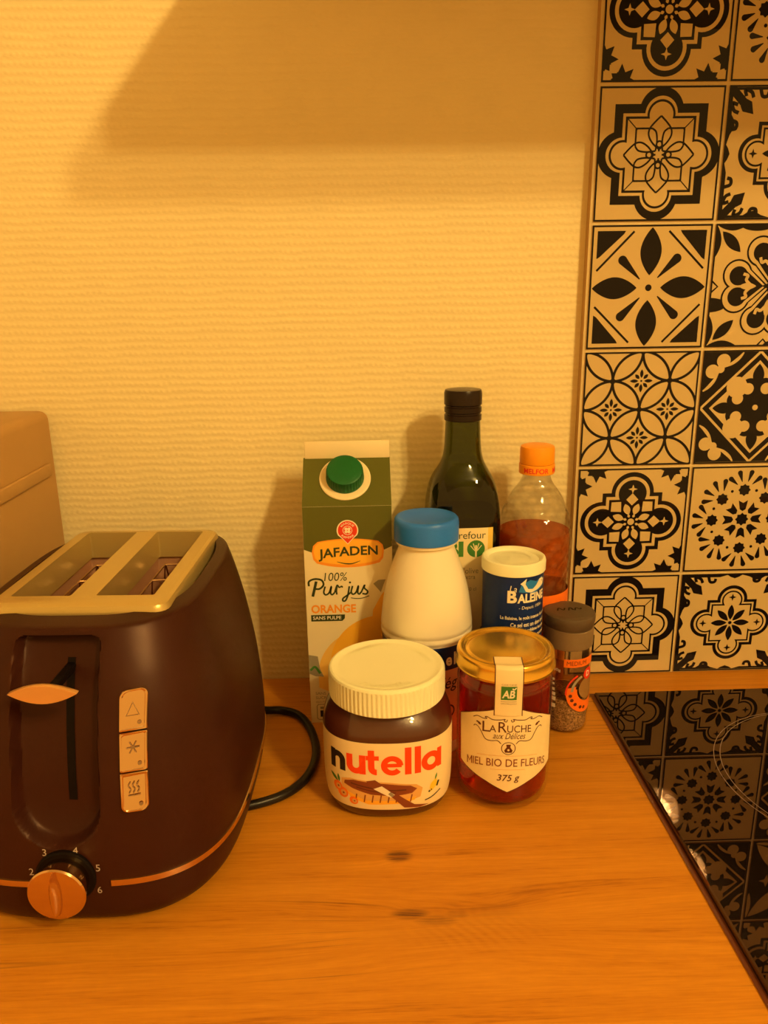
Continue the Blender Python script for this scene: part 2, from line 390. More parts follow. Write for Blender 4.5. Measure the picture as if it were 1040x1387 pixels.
class Print:
    def __init__(self): self.items = []
    def poly(self, m, loop, holes=(), lv=1):
        loops = [[Vector((x, y, 0)) for x, y in loop]] + [[Vector((x, y, 0)) for x, y in h] for h in holes]
        tris = tessellate_polygon(loops)
        v = [(p.x, p.y) for l in loops for p in l]
        self.items.append((m, v, [tuple(t) for t in tris], lv)); return self
    def circle(self, m, cx, cy, r, ry=None, n=28, lv=1, rot=0):
        ry = ry or r; c, s = math.cos(rot), math.sin(rot)
        pts = [(r * math.cos(2 * PI * i / n), ry * math.sin(2 * PI * i / n)) for i in range(n)]
        v = [(cx + x * c - y * s, cy + x * s + y * c) for x, y in pts]
        self.items.append((m, v, [tuple(range(n))], lv)); return self
    def rect(self, m, x0, y0, x1, y1, lv=1): return self.poly(m, [(x0, y0), (x1, y0), (x1, y1), (x0, y1)], lv=lv)
    def ring(self, m, cx, cy, r, w, lv=1, n=40): return self.stroke(m, arc(cx, cy, r, 0, 360, n), w, lv=lv, smooth=False)
    def stroke(self, m, pts, w, lv=1, smooth=True, closed=False, taper=False, k=6):
        P = np.array(smooth_prof(pts, k) if smooth and len(pts) > 2 else pts, float)
        if closed: P = np.vstack([P, P[:1]])
        n = len(P); T = np.zeros_like(P)
        T[1:-1] = P[2:] - P[:-2]; T[0] = P[1] - P[0]; T[-1] = P[-1] - P[-2]
        if closed or np.hypot(*(P[0] - P[-1])) < 1e-6:
            T[0] = T[-1] = (P[1] - P[0]) + (P[-1] - P[-2])
        T /= (np.linalg.norm(T, axis=1)[:, None] + 1e-9); Nn = np.stack([-T[:, 1], T[:, 0]], 1)
        ww = np.full(n, w / 2)
        if taper: ww = w / 2 * (0.25 + 0.75 * np.sin(np.linspace(0.15, PI - .15, n)))
        v = [tuple(q) for q in np.vstack([P + Nn * ww[:, None], P - Nn * ww[:, None]])]
        f = [(i, n + i, n + i + 1, i + 1) for i in range(n - 1)]
        self.items.append((m, v, f, lv)); return self
    def text(self, m, txt, x, y, h=None, w=None, align='C', bold=0.0, shear=0.0, lv=2, warp=None):
        """fit the text's bounding box: height h and (optionally) width w, bottom at y"""
        v, f = text_tris(txt, shear, bold)
        lo, hi = v.min(0), v.max(0); d = hi - lo
        sy = (h / d[1]) if h else (w / d[0]); sx = (w / d[0]) if w else sy
        q = (v - lo) * (sx, sy); ww = d[0] * sx
        q = q + ((x - ww / 2) if align == 'C' else (x if align == 'L' else x - ww), y)
        if warp is not None: q = np.array([warp(a, b) for a, b in q])
        self.items.append((m, [tuple(a) for a in q], f, lv)); return self
    def move(self, dx, dy, k=1.0):
        self.items = [(m, [(x * k + dx, y * k + dy) for x, y in v], f, lv) for m, v, f, lv in self.items]; return self
    def build(self, name, fn, parent=None, step=None, stept=None, dh=0.004, h0=0.006, clip=None):
        mats = []; V = []; F = []; I = []; cnt = {}; tot = {}
        for q in self.items: tot[q[3]] = tot.get(q[3], 0) + 1
        for m, v, f, lv in self.items:
            cnt[lv] = cnt.get(lv, -1) + 1; eps = dh * .9 * cnt[lv] / tot[lv]
            if m not in mats: mats.append(m)
            bm = bmesh.new(); bv = [bm.verts.new((x, y, 0)) for x, y in v]
            for q in f:
                try: bm.faces.new([bv[i] for i in q])
                except ValueError: pass
            def cut(co, no, **kw):
                bmesh.ops.bisect_plane(bm, geom=bm.verts[:] + bm.edges[:] + bm.faces[:], plane_co=co, plane_no=no, dist=1e-6, **kw)
            if clip:
                cut((clip[0], 0, 0), (-1, 0, 0), clear_outer=True); cut((clip[2], 0, 0), (1, 0, 0), clear_outer=True)
                cut((0, clip[1], 0), (0, -1, 0), clear_outer=True); cut((0, clip[3], 0), (0, 1, 0), clear_outer=True)
            if len(bm.verts) == 0: bm.free(); continue
            for ax, st in ((0, step), (1, stept)):
                if st:
                    cs = [q.co[ax] for q in bm.verts]; k0 = math.floor(min(cs) / st) + 1; k1 = math.ceil(max(cs) / st)
                    for k in range(k0, k1):
                        co = [0, 0, 0]; no = [0, 0, 0]; co[ax] = k * st; no[ax] = 1; cut(co, no)
            bmesh.ops.recalc_face_normals(bm, faces=bm.faces[:])
            bm.verts.index_update(); o = len(V)
            V += [fn(q.co.x, q.co.y, h0 + dh * lv + eps) for q in bm.verts]
            for fc in bm.faces:
                ids = [o + q.index for q in fc.verts]
                if fc.normal.z < 0: ids.reverse()
                F.append(ids); I.append(mats.index(m))
            bm.free()
        return mesh(name, V, F, mats, parent, I, smooth=bool(step), angle=0)

def on_plane(o, ex, ey):
    o, ex, ey = np.array(o, float), np.array(ex, float), np.array(ey, float); n = np.cross(ex, ey)
    return lambda s, t, h: tuple(o + ex * s + ey * t + n * h)
def on_cyl(r, a0=0.0, rz=None):
    """s runs along the arc to the right as seen from the front (-y); t is z"""
    def fn(s, t, h):
        rr = (rz(t) if rz else r); a = a0 + s / r
        return ((rr + h) * math.sin(a), -(rr + h) * math.cos(a), t)
    return fn

# ================================================================== SETTING
WALL_Y = 1.0
box('wall_back', (-170, 170, WALL_Y, WALL_Y + 12, -90, 172), MT['wall'])
structure(bpy.data.objects['wall_back'], 'cream woven-textured wallpapered wall behind the worktop', 'wall')
structure(box('floor', (-170, 170, -330, WALL_Y + 12, -94, -90), MT['floor']), 'brown kitchen floor below the worktop', 'floor')
structure(box('ceiling', (-170, 170, -330, WALL_Y + 12, 172, 176), MT['ceiling']), 'white ceiling above the kitchen', 'ceiling')
tag(box('worktop', (-170, 170, -62, WALL_Y - .02, -3.8, 0), MT['oak'], bevel=.15), 'oak-look laminate kitchen worktop with dark knots under the jars', 'worktop')
ub = thing('base_cabinet', 'white base cabinet carrying the oak-look worktop', 'cabinet', (0, -29, -90))
box('body', (-168, 168, -28, 29.5, 0, 86.1), MT['white_paint'], ub, bevel=.2)
for i in range(5):
    d = box('door', (-166 + i * 67, -101 + i * 67, -30, -28.05, 10, 84), MT['white_paint'], ub, bevel=.2)
    box('handle', (-140 + i * 67, -128 + i * 67, -31.6, -30.05, 78, 79), MT['chrome'], d, bevel=.2)

# deep wall shelf just above the picture: it throws the broad shade over the top of the wall
ws = thing('wall_shelf', 'deep white wall shelf mounted above the tiled backsplash', 'shelf', (24, WALL_Y - .05, 60.3))
mesh('board', [(x, y, z) for z in (0, 2.4) for x, y in ((-50.3, 0), (-45.6, -24), (56, -24), (56, 0))], [(0, 3, 2, 1), (4, 5, 6, 7), (0, 1, 5, 4), (1, 2, 6, 5), (2, 3, 7, 6), (3, 0, 4, 7)][:0] + [(0, 1, 2, 3), (7, 6, 5, 4), (1, 0, 4, 5), (2, 1, 5, 6), (3, 2, 6, 7), (0, 3, 7, 4)], MT['white_paint'], ws, smooth=False)
for x in (-30, 0, 30):
    mesh('bracket', [(x + d, y, z) for d in (-.3, .3) for y, z in ((0, 2.45), (-12, 2.45), (0, 12))], [(0, 1, 2), (5, 4, 3), (0, 3, 4, 1), (1, 4, 5, 2), (2, 5, 3, 0)], MT['chrome'], ws, smooth=False)

# ------------------------------------------------------------------ ceiling bar with two spots (seen mirrored in the hob)
bar = thing('ceiling_spotlight_bar', 'ceiling bar with two round spotlights, mirrored in the black glass hob', 'lamp', (90, -168, 172))
box('mounting_bar', (-2, 2, -26, 26, -2.4, -.01), MT['chrome'], bar, bevel=.5)
def spot_head(p, target):
    d = Vector(target) - Vector(p); d.normalize()
    q = Vector((0, 0, -1)).rotation_difference(d)
    loc = Vector(p) - Vector((90, -168, 172))
    def tr(v): return tuple((q @ Vector(v)) + loc)
    prof_o = smooth_prof([(1.4, 8.5), (2.8, 8.0), (4.8, 5.0), (6.6, 1.0), (7.8, -3.6)], 4)
    prof = prof_o + [(r - .12, z) for r, z in reversed(prof_o)]
    n = 40; rings = [[tr((r * math.cos(2 * PI * j / n), r * math.sin(2 * PI * j / n), z)) for j in range(n)] for r, z in prof]
    v, f = ring_loft(rings, False, False)
    sh = mesh('lamp_shade', v, f, MT['shade'], bar)
    bp = smooth_prof([(1.2, 8.4), (1.4, 7.2), (2.2, 6.0), (2.4, 4.9), (1.7, 3.6), (.5, 3.1), (.05, 3.05)], 4)
    rings = [[tr((r * math.cos(2 * PI * j / 24), r * math.sin(2 * PI * j / 24), z)) for j in range(24)] for r, z in bp]
    v, f = ring_loft(rings)
    em, nt, b = new_mat('lit_bulb'); b.inputs['Base Color'].default_value = (.9, .8, .6, 1)
    b.inputs['Emission Color'].default_value = (1, .68, .30, 1); b.inputs['Emission Strength'].default_value = 300
    mesh('bulb', v, f, em, sh)
    tube('arm', [tr((0, 0, 8.3)), (loc.x * .5, loc.y, loc.z + 9), (0, loc.y, -2.3)], .5, MT['chrome'], bar)
    li = bpy.data.lights.new('bulb_light', 'POINT'); li.energy = LAMP_W; li.color = LAMP_COL; li.shadow_soft_size = 0.045
    lo = bpy.data.objects.new('bulb_light', li); COL.objects.link(lo); lo.parent = bar
    lo.location = Vector(tr((0, 0, -2.0))) * S
spot_head((92, -187, 160), (-10, -20, 30))
spot_head((91.5, -160, 165), (-10, -20, 30))

# ================================================================== TILED BACKSPLASH
def lobed(sq, r, c, n=20):
    """square of half size sq with a round lobe of radius r centred c out on each side"""
    base = []
    if sq > c:
        hy = min(sq - c, r * .98); a0 = math.degrees(math.asin(hy / r))
    else:
        hx = math.sqrt(max(r * r - (c - sq) ** 2, 0)); a0 = -math.degrees(math.asin(min((c - sq) / r, .99)))
    top = [(sq, sq)] + arc(0, c, r, a0, 180 - a0, n)
    for k in range(4):
        cs, sn = [(1, 0), (0, 1), (-1, 0), (0, -1)][k]
        base += [(x * cs - y * sn, x * sn + y * cs) for x, y in top]
    return base
def rot(pts, deg):
    c, s = math.cos(math.radians(deg)), math.sin(math.radians(deg)); return [(x * c - y * s, x * s + y * c) for x, y in pts]
def lens(p0, p1, w, n=10):
    p0, p1 = np.array(p0, float), np.array(p1, float); d = p1 - p0; nn = np.array([-d[1], d[0]]) / np.hypot(*d)
    t = np.linspace(0, 1, n + 1); o = np.sin(PI * t) ** .85 * w
    a = [tuple(p0 + d * q + nn * k) for q, k in zip(t, o)]; b = [tuple(p0 + d * q - nn * k) for q, k in zip(t, o)]
    return a + b[-2:0:-1]
def drop(p0, p1, w, n=8):
    p0, p1 = np.array(p0, float), np.array(p1, float); d = p1 - p0; L_ = np.hypot(*d); e = d / L_; nn = np.array([-e[1], e[0]])
    ang = math.degrees(math.atan2(e[1], e[0])); c = p1 - e * w
    return [tuple(p0 + nn * w * .12)][:1] + [tuple(p0 - nn * w * .12)] + arc(c[0], c[1], w, ang - 90, ang + 90, n)
def star(cx, cy, r0, r1, n, a=90):
    return [(cx + (r0 if i % 2 == 0 else r1) * math.cos(math.radians(a + 180 * i / n)), cy + (r0 if i % 2 == 0 else r1) * math.sin(math.radians(a + 180 * i / n))) for i in range(2 * n)]
def star4(cx, cy, r): return star(cx, cy, r, r * .36, 4)

K, Wt = MT['tile_ink'], MT['tile']
def frame(P):
    P.poly(K, [(-1, -1), (1, -1), (1, 1), (-1, 1)], [[(-.972, -.972), (-.972, .972), (.972, .972), (.972, -.972)]], lv=3)
def motif_star_flower():
    P = Print()
    P.poly(K, lobed(.745, .355, .635), lv=1); P.poly(Wt, lobed(.61, .26, .60), lv=2)
    P.poly(K, lobed(.565, .225, .585), lv=3); P.poly(Wt, lobed(.53, .19, .585), lv=4)
    for k in range(4):
        a = 90 * k
        for sgn in (1, -1):
            P.stroke(K, rot([(0, .57), (sgn * .10, .475), (sgn * .175, .38), (sgn * .18, .28), (sgn * .11, .17), (0, .08)], a), .028, lv=5, k=4)
            P.stroke(K, rot([(0, .55), (sgn * .185, .365)], a + 45), .028, lv=5, smooth=False)
            P.stroke(K, rot([(sgn * .185, .365), (sgn * .19, .28), (sgn * .11, .17), (0, .08)], a + 45), .028, lv=5, k=4)
        P.stroke(K, rot([(.37, .37), (.55, .55)], a), .016, lv=5)
        P.ring(K, *rot([(0, .155)], a)[0], .047, .028, lv=6, n=16); P.stroke(K, rot([(0, .11), (0, .05)], a), .028, lv=6, smooth=False)
    return P
def motif_dark_quatrefoil():
    P = Print()
    P.poly(K, lobed(.545, .385, .545), lv=1); P.poly(Wt, lobed(.475, .315, .53), lv=2); P.poly(K, lobed(.42, .255, .53), lv=3)
    for k in range(4):
        a = 90 * k
        P.poly(Wt, rot([(0, .31), (.11, .42), (0, .54), (-.11, .42)], a), lv=4)
        P.poly(Wt, rot(star4(0, .615, .085), a), lv=4)
        P.poly(Wt, rot([(.19, .19), (.38, .20), (.375, .375), (.20, .38)], a), lv=4)
        for sgn in (-20, 20):
            P.poly(Wt, rot(lens((0, .14), (0, .36), .062), a + sgn), lv=4)
        for sgn in (0, 45): P.poly(Wt, rot(lens((0, .085), (0, .15), .025, 5), a + sgn + 22), lv=5)
        c = rot([(.80, .80)], a)[0]
        P.poly(K, rot(star(.68, 1.0, .26, .15, 8), a), lv=1); P.poly(K, rot(star(1.0, .68, .26, .15, 8), a), lv=1)
        P.poly(Wt, rot([(.755, .755), (.875, .755), (.875, .875), (.755, .875)], a), lv=2)
        P.poly(Wt, rot([(.97, .97), (.84, .97), (.97, .84)], a), lv=2)
    P.circle(Wt, 0, 0, .062, n=16, lv=5)
    return P
def motif_circles():
    P = Print()
    for cx, cy in [(-.5, 0), (.5, 0), (0, .5), (0, -.5)]:
        P.ring(K, cx, cy, .5, .045, lv=1, n=64)
        for k in range(8): P.poly(K, [(cx + x, cy + y) for x, y in rot(lens((.05, 0), (.20 if k % 2 == 0 else .16, 0), .03, 5), 45 * k)], lv=2)
        P.circle(K, cx, cy, .018, n=8, lv=2)
    for cx, cy, a0, a1 in [(-1, .5, -90, 90), (-1, -.5, -90, 90), (1, .5, 90, 270), (1, -.5, 90, 270), (.5, 1, 180, 360), (-.5, 1, 180, 360), (.5, -1, 0, 180), (-.5, -1, 0, 180)]:
        P.stroke(K, arc(cx, cy, .5, a0, a1, 32), .045, lv=1, smooth=False)
    for cx in (-1, -.5, 0, .5, 1):
        for cy in (-1, -.5, 0, .5, 1):
            if (int(cx * 2) + int(cy * 2)) % 2 == 0: P.circle(K, cx, cy, .05, n=12, lv=2)
    return P
def motif_four_leaf():
    P = Print()
    P.circle(K, 0, 0, .055, n=18)
    for k in range(4):
        a = 90 * k
        P.poly(K, rot(lens((0, .2), (0, .96), .178, 18), a)); P.poly(K, rot(drop((.14, .16), (.50, .52), .075), a))
        P.poly(K, rot([(.91, .91), (.47, .91), (.50, .86), (.86, .47), (.91, .44)], a))
        P.stroke(K, rot([(.28, .90), (.90, .30)], a), .035, smooth=False)
    return P
def motif_daisy():
    P = Print()
    P.poly(K, [(-.97, -.97), (.97, -.97), (.97, .97), (-.97, .97)], lv=1)
    inner = []
    for k in range(4):
        inner += rot([(-.28, .93), (-.14, .97), (-.08, .93), (0, .90), (.08, .93), (.14, .97), (.28, .93), (.40, .86), (.50, .88), (.58, .93), (.93, .93)], -90 * k)
    P.poly(Wt, inner, lv=2)
    P.poly(K, lobed(.47, .285, .475), lv=3); P.poly(Wt, lobed(.415, .225, .47), lv=4); P.poly(K, lobed(.385, .195, .46), lv=5); P.poly(Wt, lobed(.355, .165, .46), lv=6)
    for k in range(8):
        P.poly(K, rot(lens((.06, 0), (.37, 0), .06), 45 * k), lv=7)
    P.circle(K, 0, 0, .035, n=12, lv=7)
    for k in range(4):
        a = 90 * k
        P.poly(K, rot(star4(.52, 0, .075), a), lv=7)
        P.stroke(K, rot([(.97, .97), (.72, .72)], a), .13, lv=3, smooth=False)
        P.poly(K, rot([(.58, .58), (.62, .76), (.70, .80), (.80, .70), (.76, .62)], a), lv=3)
        for q in ([(.72, .84), (.74, .93), (.64, .90), (.60, .82)], [(.50, .95), (.46, .84), (.38, .84), (.36, .90)]):
            P.stroke(K, rot(q, a), .055, lv=3); P.stroke(K, rot([(y, x) for x, y in q], a), .055, lv=3)
    return P
def motif_sunburst():
    P = Print()
    P.poly(K, star(0, 0, .125, .095, 8))
    for k in range(8):
        a = 45 * k + 1
        P.poly(K, rot([(-.055, .19), (0, .155), (.055, .19), (.085, .36), (0, .31), (-.085, .36)], a))
        P.poly(K, [(x, y) for x, y in star(*rot([(0, .555)], a)[0], .115, .09, 8)])
        P.circle(K, *rot([(0, .58)], a + 22.5)[0], .028, n=8)
        for q, r0, r1 in ((-19.5, .70, .92), (-7, .74, .97), (7, .74, .97), (19.5, .70, .92)):
            pc = rot([(0, .555)], a)[0]; d = rot([(0, 1)], a + q * 2.6)[0]
            P.poly(K, drop((pc[0] + d[0] * .17, pc[1] + d[1] * .16), (pc[0] + d[0] * .385, pc[1] + d[1] * .385), .045))
    return P
def motif_dark_diamond():
    P = Print()
    P.poly(K, [(-.97, -.97), (.97, -.97), (.97, .97), (-.97, .97)], lv=1)
    P.poly(Wt, [(1, 0), (0, 1), (-1, 0), (0, -1)], lv=2); P.poly(K, [(.94, 0), (0, .94), (-.94, 0), (0, -.94)], lv=3); P.poly(Wt, [(.82, 0), (0, .82), (-.82, 0), (0, -.82)], lv=4)
    P.circle(K, 0, 0, .47, lv=5)
    for k in range(4):
        a = 90 * k
        P.poly(K, rot(lens((0, .36), (0, .76), .10), a), lv=5)
        for sx in (-1, 1): P.poly(K, rot(lens((0, .46), (sx * .27, .45), .06), a), lv=5)
        P.circle(Wt, *rot([(.16, .33)], a)[0], .10, n=18, lv=6); P.circle(Wt, *rot([(.33, .16)], a)[0], .10, n=18, lv=6)
        P.circle(Wt, *rot([(.36, .36)], a)[0], .185, n=18, lv=6)
        for q in ((.64, .82), (.82, .64)): P.circle(Wt, *rot([q], a)[0], .12, n=18, lv=3)
        P.circle(Wt, *rot([(.68, .68)], a)[0], .07, n=14, lv=3)
        P.stroke(Wt, rot([(.60, .72), (.48, .78), (.37, .87), (.30, .96)], a), .06, lv=3, taper=True); P.stroke(Wt, rot([(.72, .60), (.78, .48), (.87, .37), (.96, .30)], a), .06, lv=3, taper=True)
    P.circle(Wt, 0, 0, .05, n=12, lv=7)
    return P
def motif_hearts():
    P = Print()
    for k in range(4):
        a = 90 * k
        P.circle(K, *rot([(-.30, 1.0)], a)[0], .30, .12, lv=1); P.circle(K, *rot([(.30, 1.0)], a)[0], .30, .12, lv=1) if False else None
        P.poly(K, rot(lens((.55, .55), (.88, .88), .09), a), lv=1)
        P.poly(K, rot(lens((.45, .99), (.99, .99), .10), a), lv=1); P.poly(K, rot(lens((.99, .45), (.99, .99), .10), a), lv=1)
        for sx in (-1, 1):
            P.circle(K, *rot([(sx * .19, .56)], a)[0], .25, lv=2)
        P.poly(K, rot([(-.42, .50), (.42, .50), (.03, .05), (-.03, .05)], a), lv=2)
        for sx in (-1, 1): P.circle(Wt, *rot([(sx * .19, .56)], a)[0], .22, lv=3)
        P.poly(Wt, rot([(-.39, .49), (.39, .49), (.02, .08), (-.02, .08)], a), lv=3)
        for sx in (-1, 1):
            P.circle(K, *rot([(sx * .17, .54)], a)[0], .155, lv=4)
        P.poly(K, rot([(-.32, .50), (.32, .50), (0, .10)], a), lv=4)
        P.poly(Wt, rot(lens((0, .22), (0, .52), .055), a), lv=5)
        for sx in (-1, 1): P.stroke(Wt, rot([(0, .30), (sx * .10, .40), (sx * .17, .38), (sx * .20, .46)], a), .05, lv=5)
        P.stroke(K, rot([(-.09, .98), (0, .88), (.09, .98)], a), .03, lv=1, smooth=False)
    P.poly(K, star4(0, 0, .14), lv=6)
    return P
def motif_petals_on_black():
    P = Print()
    P.poly(K, [(-.97, -.97), (.97, -.97), (.97, .97), (-.97, .97)], lv=1)
    for k in range(4):
        a = 90 * k
        P.poly(Wt, rot(lens((.06, .06), (.92, .92), .17, 16), a), lv=2); P.poly(Wt, rot(lens((.30, .95), (.95, .95), .06), a), lv=2)
        P.poly(Wt, rot(star4(.62, 0, .16), a), lv=2)
    return P
MOT = dict(A=motif_star_flower, B=motif_dark_quatrefoil, C=motif_circles, D=motif_four_leaf, E=motif_daisy, F=motif_sunburst, G=motif_dark_diamond, H=motif_hearts, J=motif_petals_on_black)

bs = box('wall_backsplash', (-.12, 50.12, .09, WALL_Y - .01, 0.02, 60.12), [MT['grout'], MT['panel_edge']])
bs.data.polygons.foreach_set('material_index', [1 if abs(q.normal.x) > .5 else 0 for q in bs.data.polygons])
structure(bs, 'backsplash of black and cream patterned tiles behind the hob', 'backsplash')
tile_mesh = {}
def tile_object(key):
    P = MOT[key](); frame(P); P.move(0, 0, 4.86)
    H = 4.86
    # plate with a small bevel
    v, f = box_data(-H, H, 0, .1, -H, H)
    o = P.build('tile', lambda s, t, h: (s, -h, t), None, dh=.006, h0=.0015, clip=(-H, -H, H, H))
    me = o.data; n = len(me.vertices)
    bm = bmesh.new(); bm.from_mesh(me)
    mats = list(me.materials); wi = mats.index(Wt) if Wt in mats else None
    if wi is None: me.materials.append(Wt); wi = len(mats)
    bv = [bm.verts.new((x * S, y * S, z * S)) for x, y, z in v]
    for q in f: fc = bm.faces.new([bv[i] for i in q]); fc.material_index = wi
    bm.to_mesh(me); bm.free()
    return o
cols = ['ABCDAB', 'EFGHEF', 'HGJBCD', 'CADEGA', 'FBHCEJ']
for ci, colm in enumerate(cols):
    for ri, key in enumerate(colm):
        if key not in tile_mesh:
            o = tile_object(key); tile_mesh[key] = o.data
        else:
            o = link(bpy.data.objects.new('tile', tile_mesh[key]))
        o.parent = bs; o.location = Vector((5 + 10 * ci, 0, 5 + 10 * ri)) * S

# ================================================================== HOB
hob = thing('ceramic_hob', 'black ceramic glass hob set on the worktop, mirroring the tiles', 'hob', (31, -29, 0))
v, f = box_data(-29.5, 29.5, -25, 25, .012, .42)
g = mesh('glass_plate', v, f, MT['hob'], hob, smooth=False)
bm = bmesh.new(); bm.from_mesh(g.data)
bmesh.ops.bevel(bm, geom=[e for e in bm.edges if abs(e.verts[0].co.z - e.verts[1].co.z) < 1e-6 and e.verts[0].co.z > .003], offset=.0016, segments=2, affect='EDGES', profile=.5)
bm.to_mesh(g.data); bm.free()
# strip around the plate: wood reflected in the edge, painted as flat brown
loop = [(-29.85, -25.35), (29.85, -25.35), (29.85, 25.35), (-29.85, 25.35)]
Print().poly(MT['hob_edge'], loop, [[(-29.4, -24.9), (-29.4, 24.9), (29.4, 24.9), (29.4, -24.9)]]).build('edge_reflection', on_plane((0, 0, 0.0), (1, 0, 0), (0, 1, 0)), hob, h0=.06)
def burner(name, cx, cy, rings):
    P = Print()
    for dx, dy, r in rings: P.ring(MT['hob_line'], cx + dx, cy + dy, r, .05, n=120)
    return P.build(name, on_plane((0, 0, .42), (1, 0, 0), (0, 1, 0)), hob, h0=.002, dh=.001)
burner('cooking_zone', 16.2 - 31, -17.2 + 29, [(0, 0, 9.0), (.45, -.1, 9.0)])
burner('cooking_zone', 17.5 - 31, -42 + 29, [(0, 0, 9.0)])
burner('cooking_zone', 46 - 31, -16.0 + 29, [(0, 0, 7.2)])
burner('cooking_zone', 46 - 31, -41.0 + 29, [(0, 0, 9.0), (0, 0, 6)])

# ================================================================== TOASTER
TO = thing('toaster', 'dark brown two-slot toaster with grey metal top and steel knob', 'toaster', (-35.45, -17.0, 0), math.radians(-1.8))
ZS = [0.35, 0.8, 1.6, 3.2, 5.5, 9.0, 12.5, 14.5, 16.0, 16.9]
AA = [7.95, 8.40, 8.70, 8.90, 8.93, 8.66, 8.05, 7.55, 7.08, 6.75]
YF = [-11.1, -11.45, -11.6, -11.55, -11.35, -10.85, -9.95, -9.2, -8.4, -7.85]
YB = [10.0, 10.4, 10.7, 10.9, 11.0, 11.05, 11.05, 11.0, 10.95, 10.85]
def cr_interp(z, xs, ys):
    i = int(np.clip(np.searchsorted(xs, z) - 1, 0, len(xs) - 2)); t = (z - xs[i]) / (xs[i + 1] - xs[i]); t = min(max(t, 0), 1)
    def sl(k):
        if k == 0: return (ys[1] - ys[0]) / (xs[1] - xs[0])
        if k == len(xs) - 1: return (ys[-1] - ys[-2]) / (xs[-1] - xs[-2])
        return (ys[k + 1] - ys[k - 1]) / (xs[k + 1] - xs[k - 1])
    h = xs[i + 1] - xs[i]; m0, m1 = sl(i) * h, sl(i + 1) * h
    return (2 * t ** 3 - 3 * t * t + 1) * ys[i] + (t ** 3 - 2 * t * t + t) * m0 + (-2 * t ** 3 + 3 * t * t) * ys[i + 1] + (t ** 3 - t * t) * m1
SEN = 3.3
def t_dims(z):
    a = cr_interp(z, ZS, AA); yf = cr_interp(z, ZS, YF); yb = cr_interp(z, ZS, YB)
    return a, (yb - yf) / 2, (yb + yf) / 2
def front_y(x, z):
    a, b, c = t_dims(z); q = max(0.0, 1 - min(abs(x) / a, 1) ** SEN); return c - b * q ** (1 / SEN)
def sstep(e0, e1, x):
    t = min(max((x - e0) / (e1 - e0), 0), 1); return t * t * (3 - 2 * t)
GX, GHW, GZ0, GZ1 = -.22, 2.48, 5.35, 16.72
def groove(x, z):
    """how far the lever channel is sunk at (x, z) on the front"""
    dx = abs(x - GX)
    zc = GZ0 + GHW * .95
    d = math.hypot(dx, max(zc - z, 0)) if z < zc else dx
    rc = .55
    if z > GZ1 - rc and dx > GHW - rc: d = GHW - rc + math.hypot(dx - GHW + rc, z - GZ1 + rc)
    top = sstep(GZ1, GZ1 - .12, z)
    rim = sstep(GHW, GHW - .30, d)
    bowl = math.sqrt(max(0.0, 1 - (d / GHW) ** 2))
    return top * rim * (.55 + .75 * bowl)
NS = 560
ux, uy, _ = sq_section(8.5, 11.0, SEN, NS); ux, uy = ux / 8.5, uy / 11.0
zrows = sorted(set(list(np.linspace(.35, 5, 20)) + list(np.linspace(5, 8, 34)) + list(np.linspace(8, 15.9, 40)) + list(np.linspace(15.9, 16.9, 30))))
rings = []
for z in zrows:
    a, b, c = t_dims(z); r = []
    for x, y in zip(ux, uy):
        X, Y = a * x, c + b * y
        if Y < c and abs(X) < 3: Y += groove(X, z)
        r.append((X, Y, z))
    rings.append(r)
def inner_ring(a, yf, yb, z): return [(a * x, (yb + yf) / 2 + (yb - yf) / 2 * y, z) for x, y in zip(ux, uy)]
rings += [inner_ring(6.70, -7.78, 10.8, 16.99), inner_ring(6.60, -7.66, 10.7, 17.06), inner_ring(6.45, -7.45, 10.55, 17.10), inner_ring(6.0, -6.7, 10.1, 17.18), inner_ring(5.94, -6.3, 10.0, 17.2), inner_ring(5.90, -6.26, 9.95, 17.14), inner_ring(5.88, -6.24, 9.92, 15.95)]
bottom = [inner_ring(6.8, -9.8, 9.0, .3)]
v, f = ring_loft(bottom + rings, True, False)
mesh('body', v, f, MT['toaster'], TO, angle=38)

# steel band around the foot, open behind the knob
zb0, zb1 = 2.95, 3.35
sv, sf = [], []; segs = []
for j in range(NS + 1):
    x, y = ux[j % NS], uy[j % NS]
    skip = (uy[j % NS] < 0 and -1.75 < 8.6 * ux[j % NS] < 2.35)
    col_ = []
    for z, off in ((zb0, .0), (zb0 + .02, .09), (zb1 - .02, .09), (zb1, .0)):
        a, b, c = t_dims(z); col_.append(((a + off) * x, c + (b + off) * y, z))
    segs.append((skip, col_))
for j in range(NS):
    if segs[j][0] or segs[j + 1][0]: continue
    o = len(sv); sv += segs[j][1] + segs[j + 1][1]
    for k in range(3): sf.append((o + k, o + 4 + k, o + 5 + k, o + 1 + k))
band = mesh('steel_band', sv, sf, MT['chrome'], TO, angle=40)
for x, y in ((5.9, -8.0), (-5.9, -8.0), (5.9, 8.0), (-5.9, 8.0)):
    lathe('foot', [(.55, 0), (.65, .1), (.65, .75), (.5, .8)], MT['dark'], TO, n=24, cx=x, cy=y)

